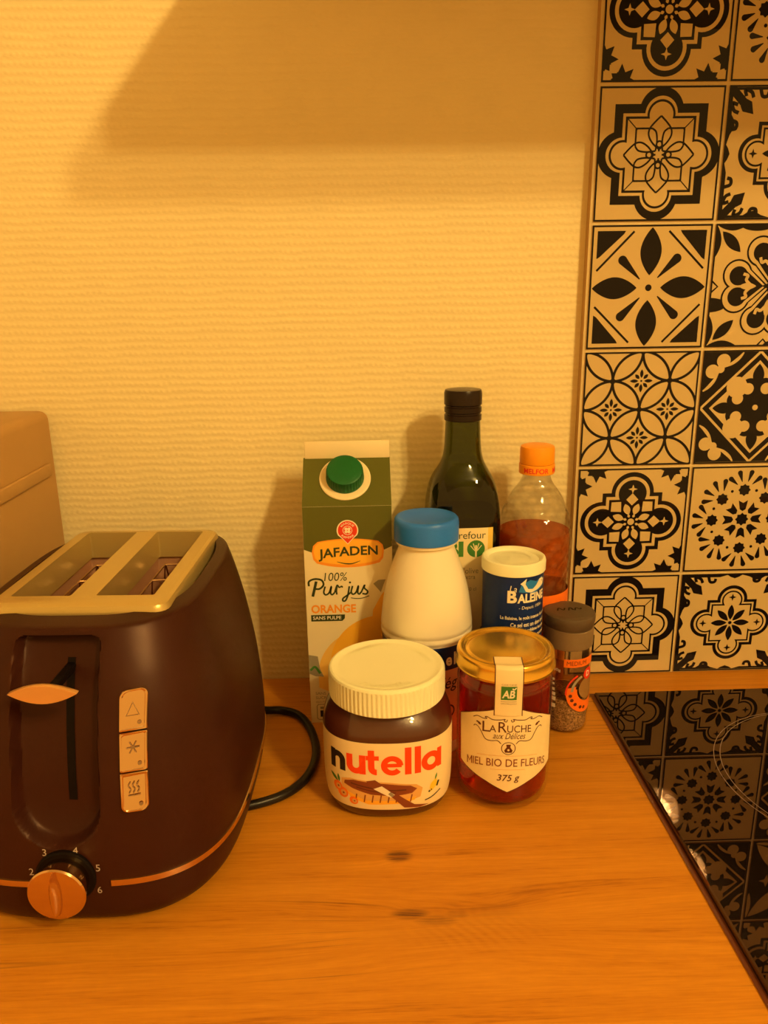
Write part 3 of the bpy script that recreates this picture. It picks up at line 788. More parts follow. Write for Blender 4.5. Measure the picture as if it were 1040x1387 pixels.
# grey metal top plate with two slots
SL = [(-4.50, -.84), (.70, 4.22)]; SY0, SY1 = -4.3, 8.55
def rrect(x0, x1, y0, y1, r, n=5):
    return arc(x1 - r, y1 - r, r, 0, 90, n) + arc(x0 + r, y1 - r, r, 90, 180, n) + arc(x0 + r, y0 + r, r, 180, 270, n) + arc(x1 - r, y0 + r, r, 270, 360, n)
outer = rrect(-5.50, 5.35, -5.85, 9.2, .9); top_in = rrect(-5.2, 5.05, -5.4, 8.95, .75)
holes = [rrect(x0, x1, SY0, SY1, .15, 3) for x0, x1 in SL]
Z1 = 17.62
loops = [[Vector((x, y, 0)) for x, y in top_in]] + [[Vector((x, y, 0)) for x, y in h] for h in holes]
tri = tessellate_polygon(loops); flat = [(p.x, p.y) for l in loops for p in l]
v = [(x, y, Z1) for x, y in flat]; f = []
for t in tri:
    a, b, c = [np.array(flat[i]) for i in t]
    f.append(t if np.cross(b - a, c - a) > 0 else t[::-1])
nO = len(outer)
for zz, loop in ((Z1 - .12, rrect(-5.40, 5.25, -5.75, 9.12, .86)), (Z1 - .32, outer), (16.0, rrect(-5.62, 5.5, -5.95, 9.3, 1.0))): v += [(x, y, zz) for x, y in loop]
o0 = len(flat)
def strip(i0, i1):
    for j in range(nO):
        k = (j + 1) % nO; f.append((i1 + j, i1 + k, i0 + k, i0 + j))
strip(0, o0); strip(o0, o0 + nO); strip(o0 + nO, o0 + 2 * nO)
plate = mesh('top_plate', v, f, MT['grey_plate'], TO, angle=30)
for h, (x0, x1) in zip(holes, SL):
    n = len(h); vv = [(x, y, Z1) for x, y in h] + [(x, y, 15.6) for x, y in h]
    mesh('slot_lining', vv, [(j, (j + 1) % n, n + (j + 1) % n, n + j) for j in range(n)], MT['grey_plate'], TO, angle=40)
    hx = rrect(x0 - .25, x1 + .25, SY0 - .25, SY1 + .25, .2, 3); n = len(hx)
    vv = [(x, y, 15.62) for x, y in hx] + [(x, y, 5.0) for x, y in hx]
    mesh('heating_chamber', vv, [(j, (j + 1) % n, n + (j + 1) % n, n + j) for j in range(n)] + [tuple(range(n, 2 * n))], MT['chamber'], TO, angle=40)
    cx = (x0 + x1) / 2
    for s_ in (-1, 1):
        w = cx + s_ * .75
        rail = tube('cage_wire', [(w, SY0 + .1, 13.6), (w, SY0 + .8, 15.7), (w, SY1 - 2.0, 15.7), (w, SY1 - .8, 13.2)], .07, MT['wire'], TO, n=6, smooth_k=1)
        for yy in np.linspace(SY0 + 1.0, SY1 - 2.1, 4):
            tube('cage_wire', [(w, yy, 15.7), (w + s_ * .35, yy + .15, 13.0), (w + s_ * .4, yy + .2, 7.0)], .06, MT['wire'], TO, n=6, smooth_k=1)
    for yy in np.linspace(SY0 + 1.0, SY1 - 2.1, 4):
        tube('cage_wire', [(cx - .75, yy, 15.7), (cx + .75, yy, 15.75)], .065, MT['wire'], TO, n=6, smooth_k=1)

# lever channel: slit and champagne lever
def gy_(x, z): return front_y(x, z) + groove(x, z)
def patch(name, x0, x1, z0, z1, off, m, parent, nx=8, nz=16, fy=gy_, x_of=None):
    v, f = [], []
    for i in range(nz + 1):
        for j in range(nx + 1):
            z = z0 + (z1 - z0) * i / nz; x = x0 + (x1 - x0) * j / nx
            v.append((x, fy(x, z) - off, z))
    for i in range(nz):
        for j in range(nx):
            a = i * (nx + 1) + j; f.append((a, a + 1, a + nx + 2, a + nx + 1))
    return mesh(name, v, f, m, parent, angle=0)
patch('lever_slit', .02, .50, 7.4, 15.2, .035, MT['dark'], TO, 3, 24)
NL = 40
def lever_shape():
    zc, yb = 14.75, -10.95
    rings = []
    for y, k in ((-10.45, .50), (-10.7, .92), (-10.9, 1.0), (-11.05, .93)):
        r = []
        for j in range(NL):
            a = 2 * PI * j / NL; c, s_ = math.cos(a), math.sin(a)
            x = 1.86 * c; env = .56 * (1 - abs(c) ** 1.9)
            zz = math.copysign(env, s_) if abs(s_) > 1e-6 else 0
            r.append((-.05 + x * (k if k < .9 else (.9 + .1 * k)), y + .10 * (1 - c * c) * (-1 if k > .9 else 0), zc + zz * k))
        rings.append(r)
    return ring_loft(rings)
v, f = lever_shape(); lever = mesh('lever', v, f, MT['champagne'], TO, angle=45)
box('lever_stem', (.0, .5, -10.5, -7.6, 14.5, 14.95), MT['dark'], lever, bevel=.08)

# three steel buttons with symbols
BX0, BX1 = 3.42, 4.86; BZ = [(11.85, 13.98), (9.68, 11.77), (7.42, 9.60)]
def sym(P, k):
    cx = (BX0 + BX1) / 2
    m = MT['dim_print']
    if k == 0:
        z = 12.95; P.stroke(m, [(cx - .33, z - .28), (cx + .33, z - .28), (cx, z + .38), (cx - .33, z - .28)], .06, smooth=False)
    elif k == 1:
        z = 10.98
        for a in (0, 60, 120):
            d = rot([(.34, 0)], a)[0]; P.stroke(m, [(cx - d[0], z - d[1]), (cx + d[0], z + d[1])], .07, smooth=False)
    else:
        z = 8.76
        for dx in (-.22, 0, .22): P.stroke(m, [(cx + dx + .05, z + .36), (cx + dx - .06, z + .16), (cx + dx + .06, z - .06), (cx + dx - .03, z - .26)], .06)
        P.stroke(m, [(cx - .3, z - .38), (cx + .34, z - .38)], .06, smooth=False)
patch('button_frame', BX0 + .1, BX1 - .1, BZ[2][0] + .2, BZ[0][1] - .2, .05, MT['dark'], TO, 4, 30, front_y)
for k, (z0, z1) in enumerate(BZ):
    loop = rrect(BX0, BX1, z0, z1, .34 if k != 1 else .10, 6)
    if k == 0: loop = arc(BX1 - .38, z1 - .38, .38, 0, 90, 6) + arc(BX0 + .38, z1 - .38, .38, 90, 180, 6) + arc(BX0 + .05, z0 + .05, .05, 180, 270, 3) + arc(BX1 - .05, z0 + .05, .05, 270, 360, 3)
    if k == 2: loop = arc(BX1 - .05, z1 - .05, .05, 0, 90, 3) + arc(BX0 + .05, z1 - .05, .05, 90, 180, 3) + arc(BX0 + .38, z0 + .38, .38, 180, 270, 6) + arc(BX1 - .38, z0 + .38, .38, 270, 360, 6)
    c0 = np.mean(loop, 0)
    rr = []
    for sc_, off in ((1.0, .03), (1.0, .16), (.96, .22), (.86, .22), (.80, .17)):
        rr.append([(c0[0] + (x - c0[0]) * (1 - (1 - sc_) * 1.2), front_y(x, z) - off, c0[1] + (z - c0[1]) * (1 - (1 - sc_) * .7)) for x, z in loop])
    v, f = ring_loft(rr, False, True)
    bt = mesh('button', v, f, MT['chrome'], TO, angle=25)
    P = Print(); sym(P, k); P.circle(MT['dim_print'], BX1 - .38, z0 + .42, .11, n=14)
    P.build('button_symbol', lambda s, t, h: (s, front_y(s, t) - .19 - h, t), bt, step=.3, stept=.3)

# browning knob
KZ, KY = 3.55, front_y(0, 3.55)
def ydisc(r, y, n=64, cx=0.0, cz=KZ): return [(cx + r * math.cos(2 * PI * j / n), y, cz + r * math.sin(2 * PI * j / n)) for j in range(n)]
v, f = ring_loft([ydisc(1.70, KY + .35), ydisc(1.70, KY - .05), ydisc(1.6, KY - .12), ydisc(1.3, KY - .12)], True, True)
mesh('knob_collar', [(x, y, z) for x, y, z in v], f, MT['dark'], TO)
v, f = ring_loft([ydisc(1.36, KY - .1), ydisc(1.45, KY - 1.05), ydisc(1.60, KY - 1.15), ydisc(1.62, KY - 1.30), ydisc(1.55, KY - 1.40), ydisc(1.3, KY - 1.42)], True, True)
knob = mesh('knob', v, f, MT['chrome'], TO, angle=30)
yk = KY - 1.42
rg = []
for k_, (w, y0) in enumerate(((.36, yk + .02), (.26, yk - .22), (.05, yk - .42))):
    pts = []
    for j in range(24):
        a = 2 * PI * j / 24; c, s_ = math.cos(a), math.sin(a)
        pts.append((w * c * (1 - max(s_, 0) ** 2 * .8), y0, KZ + .12 + (1.45 - .12 * k_) * s_))
    rg.append(pts)
v, f = ring_loft(rg); mesh('knob_grip', v, f, MT['chrome'], knob, angle=50)
for t, nx, nz in (('1', -1.75, -.8), ('2', -1.9, .55), ('3', -1.05, 1.75), ('4', .7, 1.85), ('5', 1.87, .75), ('6', 1.85, -.65)):
    P = Print(); P.text(MT['grey_print'], t, nx - .02, 3.35 + nz - .2, h=.42)
    P.build('dial_number', lambda s, t, h: (s, front_y(s, t) - h, t), TO, step=.3, h0=.02)
# faint script on the right flank
P = Print()
P.stroke(MT['grey_print'], [(5.2, 3.9), (5.3, 4.6), (5.25, 5.0), (5.5, 4.4), (5.55, 5.1), (5.8, 4.6), (5.9, 5.2), (6.1, 4.7), (6.3, 5.3), (6.5, 4.9)], .10)
def flank(s, t, h):
    a, b, c = t_dims(t); y = s; q = max(0, 1 - abs((y - c) / b) ** SEN) ** (1 / SEN); return (a * q + h, y, t)
P.build('side_script', flank, TO, step=.3, h0=.02)
# power cord
Rz = Matrix.Rotation(math.radians(1.8), 3, 'Z')
cord_w = [(-28.6, -6.6, 1.2), (-27.4, -5.9, .6), (-26.2, -5.6, .38), (-24.7, -6.4, .38), (-23.6, -8.4, .38), (-22.9, -11.2, .38), (-22.9, -13.6, .38), (-23.6, -15.8, .38), (-25.0, -17.4, .38), (-27.2, -18.4, .38), (-29.6, -18.7, .38), (-31.5, -18.4, .38)]
tube('power_cord', [tuple(Rz @ (Vector(q) - Vector((-35.45, -17.0, 0)))) for q in cord_w], .34, MT['cord'], TO, n=12)

# ================================================================== BEIGE APPLIANCE behind the toaster
AP = thing('countertop_appliance', 'beige-grey enamelled appliance casing standing behind the toaster', 'appliance', (-62, -7.0, 0))
box('casing', (-17, 17.05, -6.5, 7.4, 1.0, 25.9), MT['appliance'], AP, bevel=.75, seg=4)
box('side_rib', (17.0, 17.3, -6.0, 5.6, 20.6, 21.7), MT['appliance'], AP, bevel=.14)
for x in (-15, 15):
    for y in (-5, 5.5): lathe('foot', [(1, 0), (1.1, .2), (1.1, 1.0), (.9, 1.05)], MT['dark'], AP, n=24, cx=x, cy=y)

# ================================================================== JUICE CARTON
CA = thing('juice_carton', 'green and cream orange juice carton with a green screw cap', 'carton', (-20, -3.6, 0))
w = 3.5; zt = 18.95; zr = 22.1; zf = 23.45; yr = .0
v = [(-w, -w, 0), (w, -w, 0), (w, w, 0), (-w, w, 0), (-w, -w, zt), (w, -w, zt), (w, w, zt), (-w, w, zt),
     (-w, -.12, zr), (w, -.12, zr), (w, .12, zr), (-w, .12, zr), (-w + 1.5, 0, zr - 1.0), (w - 1.5, 0, zr - 1.0)]
f = [(0, 3, 2, 1), (0, 1, 5, 4), (1, 2, 6, 5), (2, 3, 7, 6), (3, 0, 4, 7), (4, 5, 9, 8), (6, 7, 11, 10),
     (5, 6, 13), (5, 13, 9), (6, 10, 13), (9, 13, 10), (7, 4, 12), (4, 8, 12), (7, 12, 11), (8, 11, 12)]
mesh('box_body', v, f, [MT['carton_white'], MT['carton_green']], CA, idx=[0] * 5 + [1, 1] + [1] * 8, smooth=False)
box('top_fin', (-w + .12, w - .02, -.16, .16, zr - .05, zf), MT['carton_white'], CA, bevel=.05)
# printed front
fr = Print(); g = MT['carton_green']
edge = [(-3.49, 15.45), (-2.4, 15.0), (-1.2, 14.8), (0, 14.75), (1.2, 14.85), (2.4, 15.1), (3.49, 15.6)]
fr.poly(g, edge + [(3.49, 18.94), (-3.49, 18.94)], lv=1)
def badge(k, dy=0):
    t = [(-2.75 * k, 15.75 + dy)] + [(x * k, 16.3 + dy - .30 * (x / 2.75) ** 2 + (.0)) for x in np.linspace(-2.4, 2.4, 13)] + [(2.75 * k, 15.75 + dy), (2.85 * k, 15.3 + dy), (2.78 * k, 14.65 + dy)]
    return t + [(x * k, 13.88 + dy + .38 * (x / 2.5) ** 2) for x in np.linspace(2.5, -2.5, 13)] + [(-2.78 * k, 14.6 + dy), (-2.88 * k, 15.2 + dy)]
fr.poly(MT['orange'], badge(1.0), lv=2); fr.poly(MT['orange_lt'], [(x, 15.15 + (z - 15.15) * .86 + .06) for x, z in badge(.95)], lv=3)
fr.text(MT['dark_green_ink'], 'JAFADEN', 0, 14.62, h=1.02, w=4.72, bold=.025, lv=4, warp=lambda a, b: (a, b + .12 * (a / 2.3) - .03 * a * a * .5))
fr.stroke(MT['dark_green_ink'], [(-.9, 14.38), (-.3, 14.22), (.3, 14.2), (.95, 14.42)], .10, lv=4, taper=True)
pin = lambda k: arc(0, 16.98, .80 * k, -28, 208, 28) + [(-.30 * k, 16.2 - .2 * (k - 1)), (0, 15.86 - .6 * (k - 1)), (.30 * k, 16.2 - .2 * (k - 1))]
fr.poly(MT['white_ink'], pin(1.07), lv=4); fr.poly(MT['red'], pin(.95), lv=5); fr.circle(MT['white_ink'], 0, 16.98, .38, lv=6); fr.circle(MT['red'], 0, 16.98, .33, lv=7)
for k in range(4): fr.circle(MT['white_ink'], *[(.16 * math.cos(k * PI / 2 + PI / 4)), 16.98 + .16 * math.sin(k * PI / 2 + PI / 4)], .125, lv=8, n=14)
def around(r, c, mid, sgn):
    def wf(a, b):
        th = math.radians(mid) - sgn * a / r; rr = r + sgn * (b - 0); return (rr * math.cos(th), c + rr * math.sin(th))
    return wf
fr.text(MT['white_ink'], 'MARQUE', 0, -.10, h=.20, w=1.15, bold=.02, lv=8, warp=around(.57, 16.98, 90, 1))
fr.text(MT['white_ink'], 'REPÈRE', 0, -.10, h=.20, w=1.0, bold=.02, lv=8, warp=around(.57, 16.98, 270, -1))
fr.text(MT['dark_green_ink'], '100%', -1.06, 12.75, h=.72, w=1.85, shear=.15, lv=2)
di = MT['dark_green_ink']
# "Pur jus" in brush script
fr.stroke(di, [(-2.95, 11.45), (-2.78, 12.1), (-2.62, 12.75)], .22, lv=2)
fr.stroke(di, [(-3.22, 12.35), (-3.2, 12.75), (-2.75, 12.95), (-2.2, 12.85), (-2.05, 12.45), (-2.35, 12.12), (-2.75, 12.1)], .16, lv=2)
fr.stroke(di, [(-1.92, 12.3), (-2.05, 11.8), (-1.9, 11.58), (-1.62, 11.75), (-1.42, 12.3), (-1.5, 11.75), (-1.38, 11.58), (-1.18, 11.75)], .14, lv=2)
fr.stroke(di, [(-1.18, 11.75), (-1.02, 12.25), (-.93, 12.38), (-.80, 12.2), (-.60, 12.28), (-.52, 12.18)], .13, lv=2); fr.stroke(di, [(-.98, 12.25), (-1.03, 11.9), (-1.0, 11.58)], .14, lv=2)
fr.stroke(di, [(.02, 12.28), (-.12, 11.5), (-.32, 11.05), (-.52, 11.02), (-.5, 11.25), (-.1, 11.55), (.2, 11.8)], .14, lv=2); fr.circle(di, .08, 12.6, .09, n=12, lv=2)
fr.stroke(di, [(.28, 12.3), (.16, 11.8), (.3, 11.58), (.55, 11.75), (.75, 12.3), (.68, 11.75), (.8, 11.58), (.95, 11.75)], .14, lv=2)
fr.stroke(di, [(.95, 11.7), (1.25, 12.35), (1.22, 12.1), (1.48, 11.8), (1.36, 11.58), (1.05, 11.62)], .14, lv=2)
fr.stroke(di, [(.12, 11.27), (.6, 11.2), (1.1, 11.24), (1.6, 11.42)], .07, lv=2)
fr.text(MT['orange'], 'ORANGE', -1.3, 9.98, h=.74, w=3.62, bold=.03, lv=2)
fr.poly(di, [(-3.15, 9.28), (-.62, 9.28), (-.42, 9.5), (-.40, 9.84), (-3.15, 9.84)], lv=2)
fr.text(MT['white_ink'], 'SANS PULPE', -1.85, 9.42, h=.30, w=2.3, bold=.015, lv=3)
# orange fruit, straw and leaves
fr.poly(MT['amber_ink'], [p for p in arc(1.4, 4.4, 4.15, 60, 185, 30) if p[0] < 3.49] + [(-2.73, 3.3), (-2.0, 2.95), (3.48, 2.95), (3.48, 8.0)], lv=1)
fr.poly(MT['orange_lt'], [p for p in arc(2.6, 5.4, 4.3, 60, 170, 24) if p[0] < 3.49] + [(-1.2, 3.0), (3.48, 2.97), (3.48, 9.6)], lv=2)
fr.poly(MT['orange_lt'], [(3.48, 12.6), (2.6, 11.5), (1.9, 10.2), (1.7, 8.6), (3.48, 8.6)], lv=2)
fr.poly(MT['grey_ink'], [(1.95, 12.45), (2.35, 12.75), (2.95, 12.8), (2.75, 12.3), (2.55, 11.7)], lv=3)
fr.poly(MT['grey_ink'], [(-3.48, 6.3), (-2.75, 6.15), (-2.6, 5.0), (-2.3, 4.3), (-3.0, 4.35), (-3.48, 4.6)], lv=3); fr.stroke(MT['green_ink'], [(-3.4, 4.9), (-3.0, 5.2), (-2.6, 4.6)], .2, lv=4)
for i, t in enumerate(('SANS', 'SUCRES', 'AJOUTÉS')): fr.text(MT['grey_ink'], t, -3.05, 2.62 - i * .40, h=.26, align='L', lv=2)
fr.stroke(MT['grey_ink'], rrect(-2.98, -1.6, .3, 1.72, .2), .06, lv=2, smooth=False, closed=True); fr.rect(MT['black_ink'], -2.72, .55, -1.85, 1.15, lv=2); fr.rect(MT['grey_ink'], -2.72, 1.3, -1.85, 1.5, lv=2)
fr.build('front_print', on_plane((0, -w, 0), (1, 0, 0), (0, 0, 1)), CA, dh=.003)
# cap, tilted with the gable
sl = math.atan2(zr - zt, w - .12); cs, sn = math.cos(sl), math.sin(sl)
def on_gable(x, y, h, c=(-.12, -1.62)):
    yy = c[1] - y * 0; return (c[0] + x, c[1] + y * cs - h * sn, zt + (c[1] + w) / (w - .12) * (zr - zt) + y * sn + h * cs)
def gable_lathe(name, prof, m, parent, n=72, mod=None, c=(-.12, -1.62)):
    rings = [[on_gable((mod(r, z, j) if mod else r) * math.cos(2 * PI * j / n), (mod(r, z, j) if mod else r) * math.sin(2 * PI * j / n), z, c) for j in range(n)] for r, z in prof]
    v, f = ring_loft(rings); return mesh(name, v, f, m, parent, angle=30)
gable_lathe('cap_collar', [(2.05, 0.01), (2.05, .10), (1.95, .16), (1.3, .16)], MT['carton_white'], CA)
gable_lathe('screw_cap', smooth_prof([(1.52, .17), (1.52, .35)], 2) + [(1.50, .4), (1.46, 1.15), (1.40, 1.28), (1.25, 1.33), (.6, 1.33), (.1, 1.33)], MT['cap_green'], CA, n=144, mod=lambda r, z, j: r - (.05 if (j // 2) % 2 and .3 < z < 1.2 else 0))

# ================================================================== OLIVE OIL BOTTLE
OB = thing('olive_oil_bottle', 'tall green glass olive oil bottle with black screw cap', 'bottle', (-10.55, -3.55, 0), math.radians(2))
PF = [(0, 2.7, 5), (.25, 2.9, 5), (1, 2.95, 5), (10, 2.95, 5), (16.9, 2.95, 5), (18.0, 2.90, 4.6), (18.9, 2.80, 4.0), (19.8, 2.62, 3.3), (20.5, 2.36, 2.8), (21.1, 2.02, 2.4), (21.7, 1.72, 2.15), (22.4, 1.55, 2.05), (23.2, 1.47, 2), (24.3, 1.42, 2), (25.2, 1.38, 2)]
def sq_rings(P, N=96):
    out = []
    for z, a, n in P:
        x, y, _ = sq_section(a, a, n, N); out.append([(p, q, z) for p, q in zip(x, y)])
    return out
zz = [p[0] for p in PF]
fine = sorted(set(list(np.linspace(0, 1, 6)) + list(np.linspace(1, 17, 6)) + list(np.linspace(17, 25.2, 40))))
PFf = [(z, cr_interp(z, zz, [p[1] for p in PF]), max(2.0, float(np.interp(z, zz, [p[2] for p in PF])))) for z in fine]
v, f = ring_loft(sq_rings(PFf), True, False); mesh('glass', v, f, MT['oil_glass'], OB, angle=60)
PI_ = [(.3, 2.6, 5), (.5, 2.8, 5), (17.0, 2.84, 5), (17.45, 2.80, 5)]
v, f = ring_loft(sq_rings(PI_)); mesh('oil', v, f, MT['oil'], OB, angle=40)
lathe('screw_cap', [(1.46, 25.0), (1.50, 25.05), (1.50, 25.45), (1.42, 25.5), (1.42, 25.62), (1.50, 25.68), (1.50, 26.05), (1.42, 26.1), (1.42, 26.2), (1.52, 26.28), (1.52, 27.2), (1.44, 27.42), (1.2, 27.46), (.1, 27.46)], MT['black_cap'], OB, n=72)
sx_, sy_, sL = sq_section(2.96, 2.96, 5, 4000)
def on_square(s, t, h):
    i = int(round((s % sL) / sL * 4000)) % 4000; j = (i + 5) % 4000; k = (i - 5) % 4000
    tx, ty = sx_[j] - sx_[k], sy_[j] - sy_[k]; L_ = math.hypot(tx, ty) or 1
    return (sx_[i] + ty / L_ * h, sy_[i] - tx / L_ * h, t)
lb = Print(); lb.rect(MT['paper'], -2.3, 4.2, 2.1, 16.75); lb.rect(MT['gold_ink'], 1.68, 4.2, 2.1, 16.75, lv=2)
ol = lb.build('label', on_square, OB, step=.3)
pr_ = Print()
pr_.text(MT['dark_green_ink'], 'Carrefour', -.25, 15.85, h=.62, w=3.5, lv=2)
pr_.text(MT['green_ink'], 'BI', -1.05, 14.35, h=1.3, w=1.5, bold=.05, lv=2)
pr_.circle(MT['green_ink'], .72, 15.0, .72, lv=2); pr_.stroke(MT['paper'], [(.72, 14.3), (.72, 15.3)], .14, lv=3)
for a in (35, 65, 115, 145): pr_.stroke(MT['paper'], [(.72, 14.75), (.72 + .3 * math.cos(math.radians(a)), 14.85 + .3 * math.sin(math.radians(a))), (.72 + .55 * math.cos(math.radians(a)), 15.0 + .5 * math.sin(math.radians(a)))], .07, lv=3)
for i, t in enumerate(("Huile d'olive", 'vierge extra')): pr_.text(MT['grey_ink'], t, -.5, 12.9 - .62 * i, h=.5, lv=2, align='C', w=2.9 - .5 * i)
pr_.text(MT['grey_ink'], '50 cl', .4, 11.4, h=.3, lv=2)
pr_.build('label_print', on_square, ol, step=.3, h0=.012)
pr_ = Print(); pr_.poly(MT['dark_green_ink'], [(.9, 4.3), (.5, 6.2), (.9, 7.6), (1.5, 8.6), (1.66, 8.2), (1.66, 4.3)], lv=2); pr_.poly(MT['green_ink'], lens((.8, 7.2), (-.8, 6.0), .35), lv=2); pr_.poly(MT['green_ink'], lens((.6, 6.0), (-1.2, 5.0), .35), lv=2)
pr_.build('label_picture', on_square, ol, step=.3, h0=.012)

# ================================================================== VINEGAR BOTTLE
VB = thing('vinegar_bottle', 'clear honeycomb plastic bottle of amber vinegar with an orange cap', 'bottle', (-4.5, -4.0, 0))
prof = [(.3, .25), (2.3, .05), (2.75, .15), (2.95, .6), (2.98, 2), (2.95, 6), (2.96, 10.5), (2.93, 12), (3.0, 13.2), (3.07, 14.4), (2.96, 16.2), (2.74, 17.3), (2.38, 18.2), (1.86, 19.1), (1.42, 19.7), (1.17, 20.2), (1.10, 20.6)]
def ripple(r, z, a, j):
    if 11.2 < z < 18.6:
        k = sstep(11.2, 12, z) * sstep(18.6, 17.8, z)
        return r + .05 * k * math.sin(12 * a) * math.sin(z * 2 * PI / 1.5) - .02 * k
    return r
vp = smooth_prof(prof, 8)
lathe('bottle_wall', vp, MT['pet'], VB, n=144, mod=ripple, close=(True, False), angle=70)
lathe('vinegar', [(2.2, .3), (2.7, .4), (2.86, .8), (2.86, 10), (2.83, 12), (2.88, 13.2), (2.93, 14.4), (2.87, 15.7), (2.86, 15.8)], MT['vinegar'], VB, n=72)
lathe('cap_ring', [(1.40, 20.62), (1.44, 20.66), (1.44, 21.38), (1.40, 21.42)], MT['orange_cap'], VB, n=72)
lathe('screw_cap', [(1.38, 21.45), (1.40, 21.5), (1.39, 22.6), (1.33, 22.82), (1.15, 22.9), (.1, 22.9)], MT['orange_cap'], VB, n=120, mod=lambda r, z, a, j: r - (.012 if (j // 2) % 2 and 21.6 < z < 22.6 else 0))
Print().text(MT['red'], 'MELFOR', -.35, 20.78, h=.42, w=2.1, bold=.02).text(MT['red'], 'MELFOR', 2.2, 20.78, h=.42, w=2.1, bold=.02).build('cap_lettering', on_cyl(1.44), VB, step=.12)
L_ = Print(); L_.rect(MT['orange'], -9.2, 2.5, 9.2, 10.9); L_.rect(MT['orange_rd'], -9.2, 9.6, 9.2, 10.9, lv=2)
vl = L_.build('label', on_cyl(2.97), VB, step=.35)
P = Print(); P.text(MT['red'], 'MELFOR', .3, 6.2, h=1.5, w=4.6, bold=.03); P.stroke(MT['red'], [(-3.0, 9.3), (0, 9.7), (3.2, 9.3)], .12)
P.text(MT['dk_brown_ink'], "L'original", 1.9, 9.75, h=.36, w=1.7); P.build('label_print', on_cyl(2.97), vl, step=.35, h0=.014)

# ================================================================== WHITE BOTTLE
WB = thing('white_plastic_bottle', 'white plastic bottle with a blue cap behind the spread jar', 'bottle', (-13.95, -9.3, 0))
prof = [(3.1, 0), (3.38, .15), (3.46, .5), (3.46, 9.2), (3.46, 9.45), (3.56, 9.55), (3.58, 9.75), (3.50, 9.9), (3.50, 10.0), (3.57, 10.1), (3.56, 10.35), (3.50, 10.9), (3.42, 11.6), (3.24, 12.75), (2.96, 13.9), (2.56, 15.1), (2.26, 15.9), (2.08, 16.4), (2.12, 16.6), (2.32, 16.66), (2.32, 16.85), (2.0, 16.9)]
lathe('bottle_body', prof[:11] + smooth_prof(prof[11:18], 5) + prof[18:], MT['milk'], WB, n=96, angle=50)
lathe('screw_cap', [(2.36, 16.86), (2.45, 16.9), (2.46, 17.1), (2.46, 18.2), (2.42, 18.5), (2.28, 18.66), (2.1, 18.66), (1.6, 18.5), (.8, 18.42), (.1, 18.4)], MT['blue_cap'], WB, n=96, angle=50)
L_ = Print(); L_.rect(MT['navy'], -10.8, 7.4, 10.8, 9.3); L_.rect(MT['salmon'], -10.8, 1.2, 10.8, 7.4)
wl = L_.build('label', on_cyl(3.465), WB, step=.35)
P = Print(); P.text(MT['white_ink'], 'e', 1.50, 7.75, h=.72, w=.52, bold=.03); P.text(MT['white_ink'], 'l', 2.02, 7.75, h=1.05, w=.16, bold=.03); P.text(MT['black_ink'], 'Vég', 1.40, 5.55, h=1.25, w=1.8, shear=.2)
P.ring(MT['black_ink'], 1.5, 3.9, .5, .12); P.text(MT['black_ink'], '+', 1.5, 3.75, h=.3)
P.build('label_print', on_cyl(3.465), wl, step=.35, h0=.014)

# ================================================================== SALT CANISTER
SA = thing('salt_canister', 'navy blue salt canister with a cream plastic lid', 'canister', (-7.15, -8.95, 0))
lathe('tube_body', [(2.30, 0), (2.36, .06), (2.36, 14.3)], MT['navy2'], SA, n=96)
lathe('lid', [(2.37, 14.25), (2.46, 14.3), (2.47, 15.0), (2.42, 15.18), (2.32, 15.24), (2.18, 15.22), (2.02, 15.08), (1.95, 14.98), (.1, 14.98)], MT['cream'], SA, n=96)
rg = Print(); rg.ring(MT['cream'], 0, 0, 1.35, .12)
for k in range(5): rg.circle(MT['cream'], .62 + .26 * math.cos(k * 1.256), .2 + .26 * math.sin(k * 1.256), .09, n=10)
rg.circle(MT['cream'], .62, .2, .09, n=10); rg.stroke(MT['cream'], [(-1.1, -.1), (-.7, .35), (-.2, .25), (-.4, -.2), (-1.0, -.35)], .14)
rg.build('lid_relief', on_plane((0, 0, 14.98), (1, 0, 0), (0, 1, 0)), SA, h0=.04)
P = Print(); wi = MT['white_ink']
P.poly(MT['sky_blue'], [(.0, 13.1), (.2, 13.7), (.9, 14.0), (1.5, 13.8), (2.2, 14.05), (2.5, 13.3), (1.4, 12.9)], lv=1)
P.poly(wi, [(.1, 13.75), (.35, 13.95), (.6, 14.15), (.5, 13.7), (.75, 13.3), (1.15, 13.25), (1.5, 13.5), (1.85, 13.9), (2.2, 13.95), (2.5, 13.75), (2.4, 13.35), (1.6, 13.1), (1.0, 12.98), (.55, 13.1), (.3, 13.6)], lv=2)
P.circle(MT['navy'], 2.2, 13.7, .05, n=8, lv=3)
P.text(wi, 'La', -.42, 13.1, h=.5, shear=.2, lv=2, w=.55)
P.text(wi, 'B', -.48, 12.2, h=1.0, w=.72, bold=.04, lv=2); P.text(wi, 'ALEINE', 1.22, 12.2, h=.74, w=2.6, bold=.04, lv=2)
P.text(wi, '- Depuis 1934 -', 1.2, 11.6, h=.34, w=2.3, lv=2, shear=.1)
for i, (t, xx) in enumerate((('La Baleine, le goût intense de la mer', -1.35), ('Ce sel est un don de la mer', -.55), ('naturel et pur, qui sublime les plats', -1.7), ('et les recettes du quotidien', -.9))):
    P.text(wi, t, xx, 10.75 - i * .52, h=.36, align='L', lv=2, w=4.6 - .5 * (i % 2), bold=.02)
P.build('front_print', on_cyl(2.36), SA, step=.25)

